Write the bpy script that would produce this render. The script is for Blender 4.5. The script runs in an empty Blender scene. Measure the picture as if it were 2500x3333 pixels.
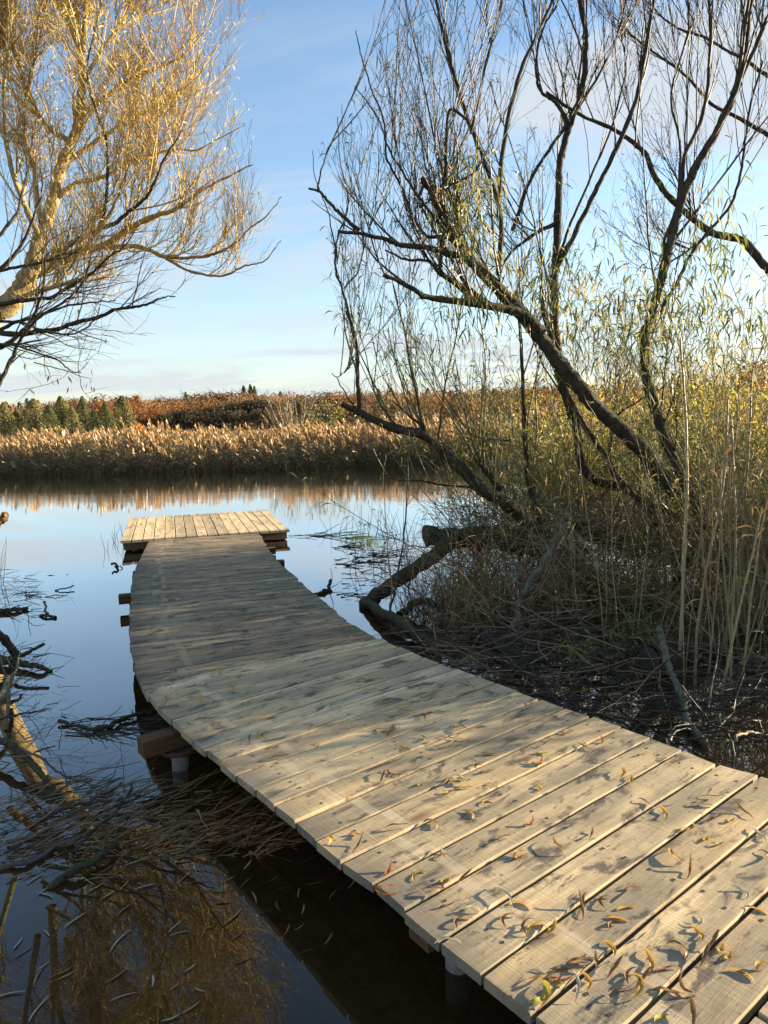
import bpy, math
import numpy as np
from mathutils import Matrix, Vector
rng = np.random.default_rng(11)
R = math.radians
C = bpy.context.scene.collection

# ------------------------------------------------------------------ camera model (photo is 2500 x 3333)
F = 3333 * 24 / 36
PITCH, ROLL, HC = R(8.0), R(-1.5), 1.76
DECK_H, TILT = 1.42, R(1.2)
HZ = 1666.5 - F * math.tan(PITCH)                      # picture row of the horizon
cr, sr = math.cos(ROLL), math.sin(ROLL)
def ray(px, py):
    x = (px - 1250) / F; y = -(py - 1666.5) / F
    x, y = x * cr - y * sr, x * sr + y * cr
    return np.array([x, math.cos(PITCH) + y * math.sin(PITCH), y * math.cos(PITCH) - math.sin(PITCH)])
def P(px, py, Y):                     # the point a photo pixel shows, Y metres ahead
    d = ray(px, py); return np.array([0, 0, HC]) + d * (Y / d[1])
def W(px, py, z=0.0):                 # the point on a level z
    d = ray(px, py); return np.array([0, 0, HC]) + d * ((z - HC) / d[2])
def proj(p):                          # picture position of points (used to check crown outlines)
    p = np.asarray(p) - np.array([0, 0, HC]); f = p[..., 1] * math.cos(PITCH) - p[..., 2] * math.sin(PITCH); u = p[..., 1] * math.sin(PITCH) + p[..., 2] * math.cos(PITCH)
    x, y = p[..., 0] / f, u / f; x, y = x * cr + y * sr, -x * sr + y * cr
    return 1250 + x * F, 1666.5 - y * F
def deck_z(Y): return HC - DECK_H - math.tan(TILT) * Y
def D(px, py, dz=0.0):                # the point on the gently sloping deck
    d = ray(px, py); t = (-DECK_H + dz) / (d[2] + math.tan(TILT) * d[1])
    return np.array([0, 0, HC]) + d * t

# ------------------------------------------------------------------ mesh collecting
class MB:
    def __init__(s): s.v = []; s.q = []; s.t = []; s.n = 0; s.qm = []; s.tm = []; s.tint = []; s.uv = []; s.uv2 = []
    def add(s, v, q=None, t=None, m=0, tint=None):
        v = np.asarray(v, float).reshape(-1, 3)
        if q is not None and len(q):
            q = np.asarray(q, int).reshape(-1, 4) + s.n; s.q.append(q); s.qm.append(np.full(len(q), m))
        if t is not None and len(t):
            t = np.asarray(t, int).reshape(-1, 3) + s.n; s.t.append(t); s.tm.append(np.full(len(t), m))
        if tint is None: tint = rng.random()
        s.tint.append(np.broadcast_to(np.asarray(tint, float), (len(v),)))
        s.v.append(v); s.n += len(v)
    def build(s, name, mats, parent=None, smooth=False, origin=None):
        v = np.concatenate(s.v)
        if origin is not None: v = v - np.asarray(origin)
        q = np.concatenate(s.q) if s.q else np.zeros((0, 4), int)
        t = np.concatenate(s.t) if s.t else np.zeros((0, 3), int)
        me = bpy.data.meshes.new(name)
        me.vertices.add(len(v)); me.vertices.foreach_set('co', v.astype(np.float32).ravel())
        li = np.concatenate([q.ravel(), t.ravel()])
        me.loops.add(len(li)); me.loops.foreach_set('vertex_index', li.astype(np.int32))
        np_ = len(q) + len(t); me.polygons.add(np_)
        st = np.concatenate([np.arange(len(q)) * 4, len(q) * 4 + np.arange(len(t)) * 3])
        me.polygons.foreach_set('loop_start', st.astype(np.int32))
        mi = np.concatenate([x for x in s.qm + s.tm]) if np_ else []
        me.polygons.foreach_set('material_index', np.asarray(mi, np.int32))
        me.polygons.foreach_set('use_smooth', np.full(np_, smooth))
        me.update(calc_edges=True)
        a = me.attributes.new('tint', 'FLOAT', 'POINT'); a.data.foreach_set('value', np.concatenate(s.tint).astype(np.float32))
        if s.uv:
            uv = np.concatenate(s.uv); l = me.uv_layers.new(name='UVMap')
            l.data.foreach_set('uv', uv[li].astype(np.float32).ravel())
        if s.uv2:
            uv = np.concatenate(s.uv2); l = me.uv_layers.new(name='ends'); l.data.foreach_set('uv', uv[li].astype(np.float32).ravel())
        for m in (mats if isinstance(mats, (list, tuple)) else [mats]): me.materials.append(m)
        me.validate()
        o = bpy.data.objects.new(name, me); C.objects.link(o)
        if origin is not None: o.location = origin
        if parent is not None:
            o.parent = parent; o.location = Vector(o.location) - wloc(parent)
        return o
def wloc(o):
    v = Vector(o.location)
    while o.parent: o = o.parent; v += o.location
    return v

def norm(v): return v / np.maximum(np.linalg.norm(v, axis=-1, keepdims=True), 1e-9)
def tubes(mb, Pn, Rn, sides=3, m=0, cap=False, tint=None, rough=0.):
    """Pn [B,n,3], Rn [B,n]: B tubes at once"""
    Pn = np.asarray(Pn, float); Rn = np.asarray(Rn, float)
    if Pn.ndim == 2: Pn = Pn[None]; Rn = Rn[None]
    B, n, _ = Pn.shape
    T = norm(np.gradient(Pn, axis=1))
    mean = norm(T.mean(axis=1)); ref = np.where(np.abs(mean[:, 2:3]) > .8, np.array([[1., .2, 0]]), np.array([[.1, .05, 1.]]))[:, None, :]
    U = norm(np.cross(T, ref)); V = np.cross(T, U)
    a = np.arange(sides) * 2 * math.pi / sides
    RR = np.repeat(Rn[:, :, None], sides, 2)
    if rough:
        nz = rng.normal(0, 1, RR.shape); nz = (nz + np.roll(nz, 1, 2) + np.roll(nz, -1, 2)) / 1.7; nz[:, 1:] = nz[:, 1:] * .65 + nz[:, :-1] * .6; RR = RR * (1 + rough * nz)
    ring = Pn[:, :, None, :] + RR[..., None] * (U[:, :, None, :] * np.cos(a)[None, None, :, None] + V[:, :, None, :] * np.sin(a)[None, None, :, None])
    b = np.arange(B)[:, None, None] * n * sides; i = np.arange(n - 1)[None, :, None] * sides; k = np.arange(sides)[None, None, :]; k2 = (k + 1) % sides
    q = np.stack([b + i + k, b + i + k2, b + i + sides + k2, b + i + sides + k], -1).reshape(-1, 4)
    if tint is None: tint = np.repeat(rng.random(B), n * sides)
    mb.add(ring, q=q, m=m, tint=tint)
    if cap:
        for e in (0, n - 1):
            for bb in range(B):
                c = Pn[bb, e]; rg = ring[bb, e]; v = np.vstack([c, rg])
                t = [(0, 1 + (j + 1) % sides, 1 + j) if e == 0 else (0, 1 + j, 1 + (j + 1) % sides) for j in range(sides)]
                mb.add(v, t=t, m=cap if cap is not True else m)
def catmull(pts, sub=6):
    p = np.asarray(pts, float); p = np.vstack([2 * p[0] - p[1], p, 2 * p[-1] - p[-2]]); o = []
    for i in range(1, len(p) - 2):
        for s in np.arange(sub) / sub:
            o.append(.5 * ((2 * p[i]) + (-p[i - 1] + p[i + 1]) * s + (2 * p[i - 1] - 5 * p[i] + 4 * p[i + 1] - p[i + 2]) * s * s + (-p[i - 1] + 3 * p[i] - 3 * p[i + 1] + p[i + 2]) * s ** 3))
    o.append(p[-2]); return np.array(o)
def wobble(p, amp):
    n = len(p); w = np.cumsum(rng.normal(0, amp, (n, 3)), 0); w -= np.linspace(0, 1, n)[:, None] * w[-1]; return p + w
def grow(S, Dr, L, n=6, jit=.15, up=.1, droop=0.0):
    S = np.asarray(S, float); Dr = norm(np.asarray(Dr, float)); L = np.asarray(L, float)
    out = [S]; d = Dr; step = (L / (n - 1))[:, None]
    for i in range(n - 1):
        out.append(out[-1] + d * step)
        d = norm(d + rng.normal(0, jit, d.shape) + np.array([0, 0, up]) - np.array([0, 0, droop]) * (i / n))
    return np.stack(out, 1)
def spawn(Pn, Rn, k, t0=.2, t1=1., ang=(.4, .9), upw=.3, radk=.55):
    """k children on each of B branches; returns start, direction, radius, t"""
    B, n, _ = Pn.shape
    t = (t0 + (t1 - t0) * rng.random((B, k)) ** .9); x = t * (n - 1); i = np.minimum(x.astype(int), n - 2); f = x - i
    bi = np.arange(B)[:, None]
    a, b = Pn[bi, i], Pn[bi, i + 1]; s = a + (b - a) * f[..., None]; T = norm(b - a)
    r = (Rn[bi, i] * (1 - f) + Rn[bi, i + 1] * f) * radk
    th = ang[0] + (ang[1] - ang[0]) * rng.random((B, k, 1)); pr = norm(np.cross(T, norm(rng.normal(size=T.shape))))
    d = norm(T * np.cos(th) + pr * np.sin(th) + np.array([0, 0, upw]))
    return s.reshape(-1, 3), d.reshape(-1, 3), r.ravel(), t.ravel()
def taper(r0, n, end=.25): return np.asarray(r0)[:, None] * np.linspace(1, end, n)[None]
def leaves(mb, S, Dr, L, Wd, m=0, droop=.3, quads=2):
    B = len(S)
    if B == 0: return
    Dr = norm(Dr); side = norm(np.cross(Dr, norm(rng.normal(size=(B, 3)) * np.array([1, 1, .6]) + np.array([0, 0, .4]))))
    L = np.broadcast_to(L, (B,))[:, None]; w = np.broadcast_to(Wd, (B,))[:, None] * .5
    m1 = S + Dr * L * .38; m2 = m1 + norm(Dr + np.array([0, 0, -droop * .5]) + rng.normal(0, .12, (B, 3))) * L * .3
    tip = m2 + norm(Dr + np.array([0, 0, -droop]) + rng.normal(0, .2, (B, 3))) * L * .36
    if quads == 1:
        v = np.stack([S, m1 + side * w, tip, m1 - side * w], 1); q = np.arange(B)[:, None] * 4 + np.array([[0, 1, 2, 3]])
        mb.add(v, q=q, m=m, tint=np.repeat(rng.random(B), 4))
    else:
        v = np.stack([S, m1 + side * w, m1 - side * w, m2 + side * w * .8, m2 - side * w * .8, tip], 1); b = np.arange(B)[:, None] * 6
        q = b + np.array([[1, 3, 4, 2]]); t = np.concatenate([b + np.array([[0, 1, 2]]), b + np.array([[3, 5, 4]])])
        mb.add(v, q=q, t=t, m=m, tint=np.repeat(rng.random(B), 6))
def box(mb, c, ax, ay, az, m=0, tint=None, bev=.0):
    c = np.asarray(c); s = [(-1, -1, -1), (1, -1, -1), (1, 1, -1), (-1, 1, -1), (-1, -1, 1), (1, -1, 1), (1, 1, 1), (-1, 1, 1)]
    v = [c + np.asarray(ax) * a + np.asarray(ay) * b + np.asarray(az) * d for a, b, d in s]
    mb.add(v, q=[(0, 3, 2, 1), (4, 5, 6, 7), (0, 1, 5, 4), (1, 2, 6, 5), (2, 3, 7, 6), (3, 0, 4, 7)], m=m, tint=tint)

# ------------------------------------------------------------------ tagging
def tag(o, label=None, cat=None, group=None, kind=None):
    if label: o['label'] = label
    if cat: o['category'] = cat
    if group: o['group'] = group
    if kind: o['kind'] = kind
    return o
def thing(name, label, cat, loc, group=None):
    o = bpy.data.objects.new(name, None); C.objects.link(o); o.location = Vector([float(x) for x in loc]); o.empty_display_size = .1
    return tag(o, label, cat, group)

# ------------------------------------------------------------------ materials
def mat(name):
    m = bpy.data.materials.new(name); m.use_nodes = True; nt = m.node_tree; nt.nodes.clear()
    return m, nt, nt.nodes, nt.links
def N(nt, typ, **kw):
    n = nt.nodes.new(typ)
    for k, v in kw.items():
        if k.startswith('i_'):
            key = k[2:]; key = int(key) if key.isdigit() else key.replace('_', ' ')
            n.inputs[key].default_value = v
        else: setattr(n, k, v)
    return n
def ramp(nt, fac, stops, interp='LINEAR'):
    n = nt.nodes.new('ShaderNodeValToRGB'); n.color_ramp.interpolation = interp; e = n.color_ramp.elements
    while len(e) < len(stops): e.new(.5)
    for k, (p, c) in zip(e, stops): k.position = p; k.color = (*c, 1) if len(c) == 3 else c
    nt.links.new(fac, n.inputs[0]); return n.outputs[0]
def mix(nt, fac, a, b, typ='MIX'):
    n = nt.nodes.new('ShaderNodeMix'); n.data_type = 'RGBA'; n.blend_type = typ
    for s, v in ((n.inputs[0], fac), (n.inputs[6], a), (n.inputs[7], b)):
        if hasattr(v, 'is_linked'): nt.links.new(v, s)
        else: s.default_value = (*v, 1) if isinstance(v, tuple) else v
    return n.outputs[2]
def math_(nt, op, a, b=0., c=None):
    n = nt.nodes.new('ShaderNodeMath'); n.operation = op
    for s, v in zip(n.inputs, (a, b, c)):
        if v is None: continue
        if hasattr(v, 'is_linked'): nt.links.new(v, s)
        else: s.default_value = v
    return n.outputs[0]
def noise(nt, vec, scale, detail=4, rough=.6, dist=0.):
    n = N(nt, 'ShaderNodeTexNoise'); n.inputs['Scale'].default_value = scale; n.inputs['Detail'].default_value = detail
    n.inputs['Roughness'].default_value = rough; n.inputs['Distortion'].default_value = dist
    if vec is not None: nt.links.new(vec, n.inputs['Vector'])
    return n.outputs[0]
def mapping(nt, vec, scale=(1, 1, 1), loc=(0, 0, 0), rot=(0, 0, 0)):
    n = N(nt, 'ShaderNodeMapping'); n.inputs['Scale'].default_value = scale; n.inputs['Location'].default_value = loc; n.inputs['Rotation'].default_value = rot
    nt.links.new(vec, n.inputs['Vector']); return n.outputs[0]
def finish(nt, col, rough=.8, bump=None, bs=.3, bd=.02, spec=.3):
    b = N(nt, 'ShaderNodeBsdfPrincipled'); o = N(nt, 'ShaderNodeOutputMaterial')
    if hasattr(col, 'is_linked'): nt.links.new(col, b.inputs['Base Color'])
    else: b.inputs['Base Color'].default_value = (*col, 1)
    if hasattr(rough, 'is_linked'): nt.links.new(rough, b.inputs['Roughness'])
    else: b.inputs['Roughness'].default_value = rough
    b.inputs['Specular IOR Level'].default_value = spec
    if bump is not None:
        bn = N(nt, 'ShaderNodeBump'); bn.inputs['Strength'].default_value = bs; bn.inputs['Distance'].default_value = bd
        nt.links.new(bump, bn.inputs['Height']); nt.links.new(bn.outputs[0], b.inputs['Normal'])
    nt.links.new(b.outputs[0], o.inputs[0]); return b
def attr(nt, name='tint'): return N(nt, 'ShaderNodeAttribute', attribute_name=name).outputs['Fac']
def pos(nt): return N(nt, 'ShaderNodeNewGeometry').outputs['Position']

def bark(name, stops, moss=None, moss_amt=.5, scale=30):
    m, nt, n, l = mat(name); p = pos(nt)
    f = noise(nt, mapping(nt, p, (1, 1, .45)), scale, 6, .7)
    c = ramp(nt, f, stops)
    big = noise(nt, p, 9, 5, .65)
    if moss:
        nz = N(nt, 'ShaderNodeSeparateXYZ'); l.new(N(nt, 'ShaderNodeNewGeometry').outputs['Normal'], nz.inputs[0])
        k = math_(nt, 'ADD', math_(nt, 'MULTIPLY', nz.outputs[2], .16), big)
        k = ramp(nt, k, [(moss_amt, (0, 0, 0)), (moss_amt + .09, (1, 1, 1))])
        c = mix(nt, k, c, mix(nt, f, moss[0], moss[1]))
    finish(nt, c, .85, f, .7, .02, .2); return m
def twigmat(name, stops, rough=.6):
    m, nt, n, l = mat(name)
    f = math_(nt, 'ADD', math_(nt, 'MULTIPLY', attr(nt), .7), math_(nt, 'MULTIPLY', noise(nt, pos(nt), 6, 3), .3))
    finish(nt, ramp(nt, f, stops), rough, None, spec=.35); return m
def leafmat(name, stops, trans=.45, clump=0.0, cscale=1.2, gloss=.05):
    m, nt, n, l = mat(name)
    f = attr(nt)
    if clump: f = math_(nt, 'ADD', math_(nt, 'MULTIPLY', f, 1 - clump), math_(nt, 'MULTIPLY', noise(nt, pos(nt), cscale, 3), clump))
    c = ramp(nt, f, stops)
    d = N(nt, 'ShaderNodeBsdfDiffuse'); t = N(nt, 'ShaderNodeBsdfTranslucent'); x = N(nt, 'ShaderNodeMixShader'); o = N(nt, 'ShaderNodeOutputMaterial')
    x.inputs[0].default_value = trans
    l.new(c, d.inputs[0]); l.new(c, t.inputs[0]); l.new(d.outputs[0], x.inputs[1]); l.new(t.outputs[0], x.inputs[2])
    g = N(nt, 'ShaderNodeBsdfGlossy'); g.inputs['Roughness'].default_value = .45; y = N(nt, 'ShaderNodeMixShader'); y.inputs[0].default_value = gloss
    l.new(x.outputs[0], y.inputs[1]); l.new(g.outputs[0], y.inputs[2]); l.new(y.outputs[0], o.inputs[0]); return m

def wood(name, weather=.5, bright=1.0):
    m, nt, n, l = mat(name)
    uv = N(nt, 'ShaderNodeUVMap', uv_map='UVMap').outputs[0]; b = attr(nt)
    # u runs along the board, v across; the board's own number is folded in by the mesh (v offset)
    grain = noise(nt, mapping(nt, uv, (2.2, 60, 1)), 1., 6, .65, .6)
    fine = noise(nt, mapping(nt, uv, (9, 320, 1)), 1., 3, .7)
    saw = noise(nt, mapping(nt, uv, (95, 3.5, 1), rot=(0, 0, .05)), 1., 3, .75)
    saw2 = noise(nt, mapping(nt, uv, (16, 1.0, 1)), 1., 2, .6)
    base = ramp(nt, grain, [(.25, (.42, .31, .17)), (.5, (.60, .485, .30)), (.75, (.71, .59, .385))])
    base = mix(nt, 1., base, ramp(nt, b, [(0, (.60, .58, .54)), (.2, (.86, .83, .78)), (.45, (1.05, 1.0, .93)), (.7, (1.1, 1.0, .88)), (.85, (.78, .72, .63)), (1, (.94, .86, .75))]), 'MULTIPLY')
    base = mix(nt, math_(nt, 'MULTIPLY', ramp(nt, saw2, [(.40, (0, 0, 0)), (.6, (1, 1, 1))]), .42), base, ramp(nt, saw, [(.33, (.5, .45, .4)), (.48, (1, 1, 1)), (.7, (1.1, 1.09, 1.07))]), 'MULTIPLY')
    base = mix(nt, .25, base, ramp(nt, fine, [(.3, (.6, .56, .5)), (.6, (1.05, 1.05, 1.05))]), 'MULTIPLY')
    # grey weathering in patches and black mildew blots
    w = noise(nt, mapping(nt, uv, (1.6, 7, 1), (3, 7, 0)), 1., 5, .62)
    wk = ramp(nt, w, [(.43 - .12 * (weather - .5), (0, 0, 0)), (.60, (1, 1, 1))])
    base = mix(nt, math_(nt, 'MULTIPLY', wk, .35 + .5 * weather), base, mix(nt, fine, (.125, .105, .07), (.31, .265, .185)))
    bl = noise(nt, mapping(nt, uv, (5.2, 13, 1), (31, 2, 0)), 1., 5, .66, .5)
    blk = ramp(nt, bl, [(.585 - .05 * weather, (0, 0, 0)), (.68 - .05 * weather, (1, 1, 1))])
    base = mix(nt, math_(nt, 'MULTIPLY', blk, .82), base, (.05, .047, .044))
    sp = noise(nt, mapping(nt, uv, (28, 60, 1), (5, 5, 0)), 1., 3, .6)
    base = mix(nt, ramp(nt, sp, [(.64, (0, 0, 0)), (.70, (.8, .8, .8))]), base, (.06, .05, .04))
    # board ends that have gone grey, and pale bands where battens once lay
    e = N(nt, 'ShaderNodeSeparateXYZ'); l.new(N(nt, 'ShaderNodeUVMap', uv_map='ends').outputs[0], e.inputs[0])
    el = math_(nt, 'ADD', e.outputs[0], math_(nt, 'MULTIPLY', math_(nt, 'ADD', b, w), .13)); er = math_(nt, 'ADD', e.outputs[1], math_(nt, 'MULTIPLY', math_(nt, 'ADD', math_(nt, 'FRACT', math_(nt, 'MULTIPLY', b, 7.3)), w), .22))
    ek = math_(nt, 'MAXIMUM', ramp(nt, el, [(.13, (.8, .8, .8)), (.27, (0, 0, 0))]), ramp(nt, er, [(.15, (.5, .5, .5)), (.26, (0, 0, 0))]))
    base = mix(nt, math_(nt, 'MULTIPLY', ek, .35 + .5 * weather), base, mix(nt, fine, (.09, .082, .066), (.20, .18, .14)))
    bd_ = math_(nt, 'ADD', e.outputs[0], math_(nt, 'MULTIPLY', math_(nt, 'SUBTRACT', math_(nt, 'FRACT', math_(nt, 'MULTIPLY', b, 3.7)), .5), .12))
    base = mix(nt, ramp(nt, bd_, [(.232, (0, 0, 0)), (.238, (.42, .42, .42)), (.278, (.42, .42, .42)), (.284, (0, 0, 0))]), base, (.55, .46, .31))
    # knots
    vo = N(nt, 'ShaderNodeTexVoronoi'); vo.inputs['Scale'].default_value = 1.; vo.inputs['Randomness'].default_value = 1.
    l.new(mapping(nt, uv, (1.5, 4.6, 1), (.3, .6, 0)), vo.inputs['Vector'])
    base = mix(nt, ramp(nt, vo.outputs[0], [(.05, (.85, .85, .85)), (.085, (.45, .45, .45)), (.15, (0, 0, 0))]), base, (.13, .075, .04))
    if bright != 1.: base = mix(nt, 1., base, (bright, bright, bright), 'MULTIPLY')
    h = math_(nt, 'ADD', math_(nt, 'MULTIPLY', grain, .5), math_(nt, 'ADD', math_(nt, 'MULTIPLY', saw, .35), math_(nt, 'MULTIPLY', fine, .3)))
    finish(nt, base, .82, h, .55, .006, .25); return m

M = {}
M['deck'] = wood('deck_wood', .72, 1.1)
M['deckdark'] = wood('deck_wood_weathered_shaded', 1.15, .66)  # weathered boards, with the shade on the far stretch darkened into the colour
M['deckold'] = wood('deck_wood_mottled', 1.05, .98)
M['plat'] = wood('platform_wood', .3, 1.12)
def plainwood(name, c0, c1):
    m, nt, n, l = mat(name); p = N(nt, 'ShaderNodeTexCoord').outputs['Object']
    f = noise(nt, mapping(nt, p, (6, 6, 40)), 1.5, 5, .6, .4); finish(nt, ramp(nt, f, [(.3, c0), (.7, c1)]), .8, f, .3, .01, .2); return m
M['beam'] = plainwood('beam_wood', (.07, .036, .015), (.15, .08, .035))
M['fascia'] = plainwood('fascia_wood', (.10, .06, .03), (.19, .12, .065))
def screwm():
    m, nt, n, l = mat('screw_steel'); b = finish(nt, (.10, .095, .09), .4); b.inputs['Metallic'].default_value = .6; return m
M['screw'] = screwm()
def metal():
    m, nt, n, l = mat('galvanised_steel'); f = noise(nt, pos(nt), 40, 5, .7)
    finish(nt, ramp(nt, f, [(.3, (.14, .13, .12)), (.7, (.3, .28, .25))]), .6, f, .1, .004); return m
M['steel'] = metal()
m, nt, n_, l_ = mat('rusty_paint'); f = noise(nt, pos(nt), 35, 5, .7)
finish(nt, ramp(nt, f, [(.35, (.08, .028, .022)), (.65, (.14, .06, .05))]), .65, f, .2, .004); M['rust'] = m

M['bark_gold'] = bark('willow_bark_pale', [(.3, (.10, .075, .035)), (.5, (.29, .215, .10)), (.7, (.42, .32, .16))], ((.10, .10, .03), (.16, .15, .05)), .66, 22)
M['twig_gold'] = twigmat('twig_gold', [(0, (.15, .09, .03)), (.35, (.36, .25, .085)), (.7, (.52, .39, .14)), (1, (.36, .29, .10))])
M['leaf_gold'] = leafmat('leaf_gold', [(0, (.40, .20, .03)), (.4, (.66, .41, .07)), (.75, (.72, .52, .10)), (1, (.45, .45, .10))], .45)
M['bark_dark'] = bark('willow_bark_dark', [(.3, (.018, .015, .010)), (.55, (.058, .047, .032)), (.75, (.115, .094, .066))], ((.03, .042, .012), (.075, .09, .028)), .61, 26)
M['bark_lichen'] = bark('lichen_bark', [(.3, (.05, .042, .03)), (.6, (.14, .12, .09)), (.8, (.22, .2, .16))], ((.085, .10, .06), (.17, .185, .12)), .55, 55)
M['bark_moss'] = bark('mossy_log_bark', [(.3, (.02, .016, .01)), (.55, (.06, .048, .03)), (.75, (.11, .09, .06))], ((.025, .036, .008), (.065, .08, .02)), .58, 24)
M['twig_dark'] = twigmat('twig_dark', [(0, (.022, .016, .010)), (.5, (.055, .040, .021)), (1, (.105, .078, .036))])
M['shoot'] = twigmat('olive_shoot', [(0, (.05, .045, .02)), (.4, (.13, .12, .045)), (.75, (.22, .19, .075)), (1, (.16, .11, .05))])
M['leaf_olive'] = leafmat('leaf_olive', [(0, (.035, .055, .015)), (.35, (.085, .115, .026)), (.65, (.18, .19, .042)), (.85, (.35, .28, .06)), (1, (.42, .24, .05))], .55)
M['leaf_top'] = leafmat('leaf_ochre', [(0, (.10, .06, .02)), (.4, (.22, .14, .04)), (1, (.36, .24, .07))], .5)
M['leaf_yellow'] = leafmat('leaf_yellow', [(0, (.16, .18, .03)), (.35, (.36, .36, .06)), (.6, (.58, .47, .08)), (.85, (.62, .36, .06)), (1, (.45, .18, .04))], .62, .5, 1.0)
M['straw'] = twigmat('straw_stem', [(0, (.12, .085, .04)), (.5, (.26, .20, .10)), (1, (.36, .28, .15))])
M['sedge'] = leafmat('sedge_blade', [(0, (.11, .058, .026)), (.4, (.26, .145, .06)), (.75, (.38, .25, .11)), (.93, (.42, .32, .15)), (1, (.16, .22, .05))], .35)
M['grass'] = leafmat('grass_blade', [(0, (.03, .07, .01)), (.5, (.08, .15, .02)), (1, (.18, .22, .05))], .4)
M['deadtwig'] = twigmat('dead_twig', [(0, (.014, .010, .007)), (.5, (.04, .029, .02)), (.85, (.085, .063, .045)), (1, (.19, .155, .12))])
M['brush'] = twigmat('brush_twig', [(0, (.06, .042, .024)), (.5, (.17, .12, .065)), (.85, (.29, .22, .12)), (1, (.36, .29, .18))])
M['litter'] = twigmat('wet_litter', [(0, (.06, .03, .012)), (.5, (.20, .10, .035)), (1, (.40, .22, .08))])
M['redtwig'] = twigmat('red_twig', [(0, (.05, .015, .015)), (.6, (.12, .035, .03)), (1, (.18, .07, .05))])
M['cut'] = twigmat('cut_wood', [(0, (.16, .08, .03)), (1, (.30, .17, .07))], .8)
M['cutdark'] = twigmat('cut_wood_old', [(0, (.03, .024, .018)), (1, (.06, .05, .04))], .8)
M['plume'] = leafmat('reed_plume', [(0, (.26, .15, .055)), (.5, (.47, .295, .12)), (1, (.63, .44, .21))], .4, .4, .5)
M['reedleaf'] = leafmat('reed_leaf', [(0, (.07, .06, .025)), (.4, (.18, .145, .06)), (.75, (.32, .24, .11)), (.92, (.42, .32, .16)), (1, (.08, .12, .04))], .35, .4, .6)
M['reedstem'] = twigmat('reed_stem', [(0, (.10, .07, .03)), (.6, (.24, .17, .085)), (1, (.33, .24, .12))])
for k, st in dict(curl_ochre=[(.25, (.40, .22, .04)), (.6, (.55, .33, .06)), (.8, (.5, .38, .09))], curl_brown=[(.25, (.15, .07, .025)), (.7, (.32, .17, .06))],
                  curl_red=[(.25, (.32, .075, .02)), (.7, (.5, .17, .04))], curl_green=[(.25, (.22, .25, .035)), (.7, (.45, .40, .06))],
                  curl_pale=[(.25, (.34, .31, .22)), (.7, (.50, .47, .36))]).items():
    m, nt, n_, l_ = mat('leaf_' + k)
    c = ramp(nt, noise(nt, N(nt, 'ShaderNodeTexCoord').outputs['Object'], 45, 4, .7), st)
    d = N(nt, 'ShaderNodeBsdfPrincipled'); d.inputs['Roughness'].default_value = .55; t = N(nt, 'ShaderNodeBsdfTranslucent'); x = N(nt, 'ShaderNodeMixShader'); x.inputs[0].default_value = .28
    o = N(nt, 'ShaderNodeOutputMaterial'); l_.new(c, d.inputs[0]); l_.new(c, t.inputs[0]); l_.new(d.outputs[0], x.inputs[1]); l_.new(t.outputs[0], x.inputs[2]); l_.new(x.outputs[0], o.inputs[0]); M[k] = m

# ------------------------------------------------------------------ setting: bed, water, banks, hills
def grid(name, xs, ys, zf, m, smooth=True):
    X, Y = np.meshgrid(xs, ys); Z = zf(X, Y); mb = MB(); v = np.stack([X, Y, Z], -1).reshape(-1, 3); nx = len(xs)
    i = np.arange(len(ys) - 1)[:, None] * nx; j = np.arange(nx - 1)[None]
    q = np.stack([i + j, i + j + 1, i + j + 1 + nx, i + j + nx], -1).reshape(-1, 4); mb.add(v, q=q); return mb.build(name, m, None, smooth)
def fbm(X, Y, s, seed=0):
    o = 0
    for k in range(4): o = o + np.sin(X * s * 2 ** k * 1.1 + seed + k * 1.7 + np.sin(Y * s * 2 ** k * .9 + k)) * np.cos(Y * s * 2 ** k * 1.2 + seed * 1.3 + k) / 2 ** k
    return o
SHORE = W(700, 1530)[1]
def bank_x(Y): return 2.3 + .9 * np.sin(Y * .35 + 1) * .6 + np.clip(7.2 - Y, 0, 9) * .55          # right bank edge
def land(X, Y):
    far = np.clip((Y - (SHORE - .2 + .03 * X + .5 * fbm(X, X * 0, .25))) / 1.2, 0, 1)
    right = np.clip((X - bank_x(Y) - .4 * fbm(X, Y, .7)) / 1.6, 0, 1) * np.clip((Y - 3.5) / 2, 0, 1)
    lx = -(1.75 + .50 * np.clip(Y, -9, 60)) - .35 * fbm(X, Y, .5, 3) - np.clip(Y - 11, 0, 99) * 1.2
    left = np.clip((lx - X) / 1.5, 0, 1)
    back = np.clip((-1.2 - Y) / 1.5, 0, 1)
    bed = -.40 + .06 * fbm(X, Y, .9) - .3 * np.clip((Y - 7) / 6, 0, 1)
    k = np.maximum.reduce([far, right, left, back])
    top = .22 + .07 * fbm(X, Y, 1.3) + .15 * left
    hill = np.clip((Y - 105) / 85, 0, 1) * (3.6 + .5 * np.sin(X / 30 + 1) + .35 * np.sin(X / 12))
    return bed * (1 - k) + top * k + hill
m, nt, n_, l_ = mat('riverbed_mud'); p = pos(nt)
a = noise(nt, p, 5, 6, .65, .4); b = noise(nt, mapping(nt, p, (30, 90, 10), rot=(0, 0, .7)), 1., 4, .7)
c = ramp(nt, a, [(.3, (.09, .065, .03)), (.5, (.22, .15, .07)), (.7, (.36, .25, .11))])
c = mix(nt, ramp(nt, b, [(.56, (0, 0, 0)), (.68, (.8, .8, .8))]), c, (.20, .13, .06))
finish(nt, c, .9, b, .5, .02, .1); M['bed'] = m
xs = np.unique(np.concatenate([np.linspace(-700, -40, 34), np.linspace(-40, 30, 180), np.linspace(30, 700, 34)]))
ys = np.unique(np.concatenate([np.linspace(-14, 34, 160), np.linspace(34, 900, 60)]))
tag(grid('ground', xs, ys, land, M['bed']), kind='structure')

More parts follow.
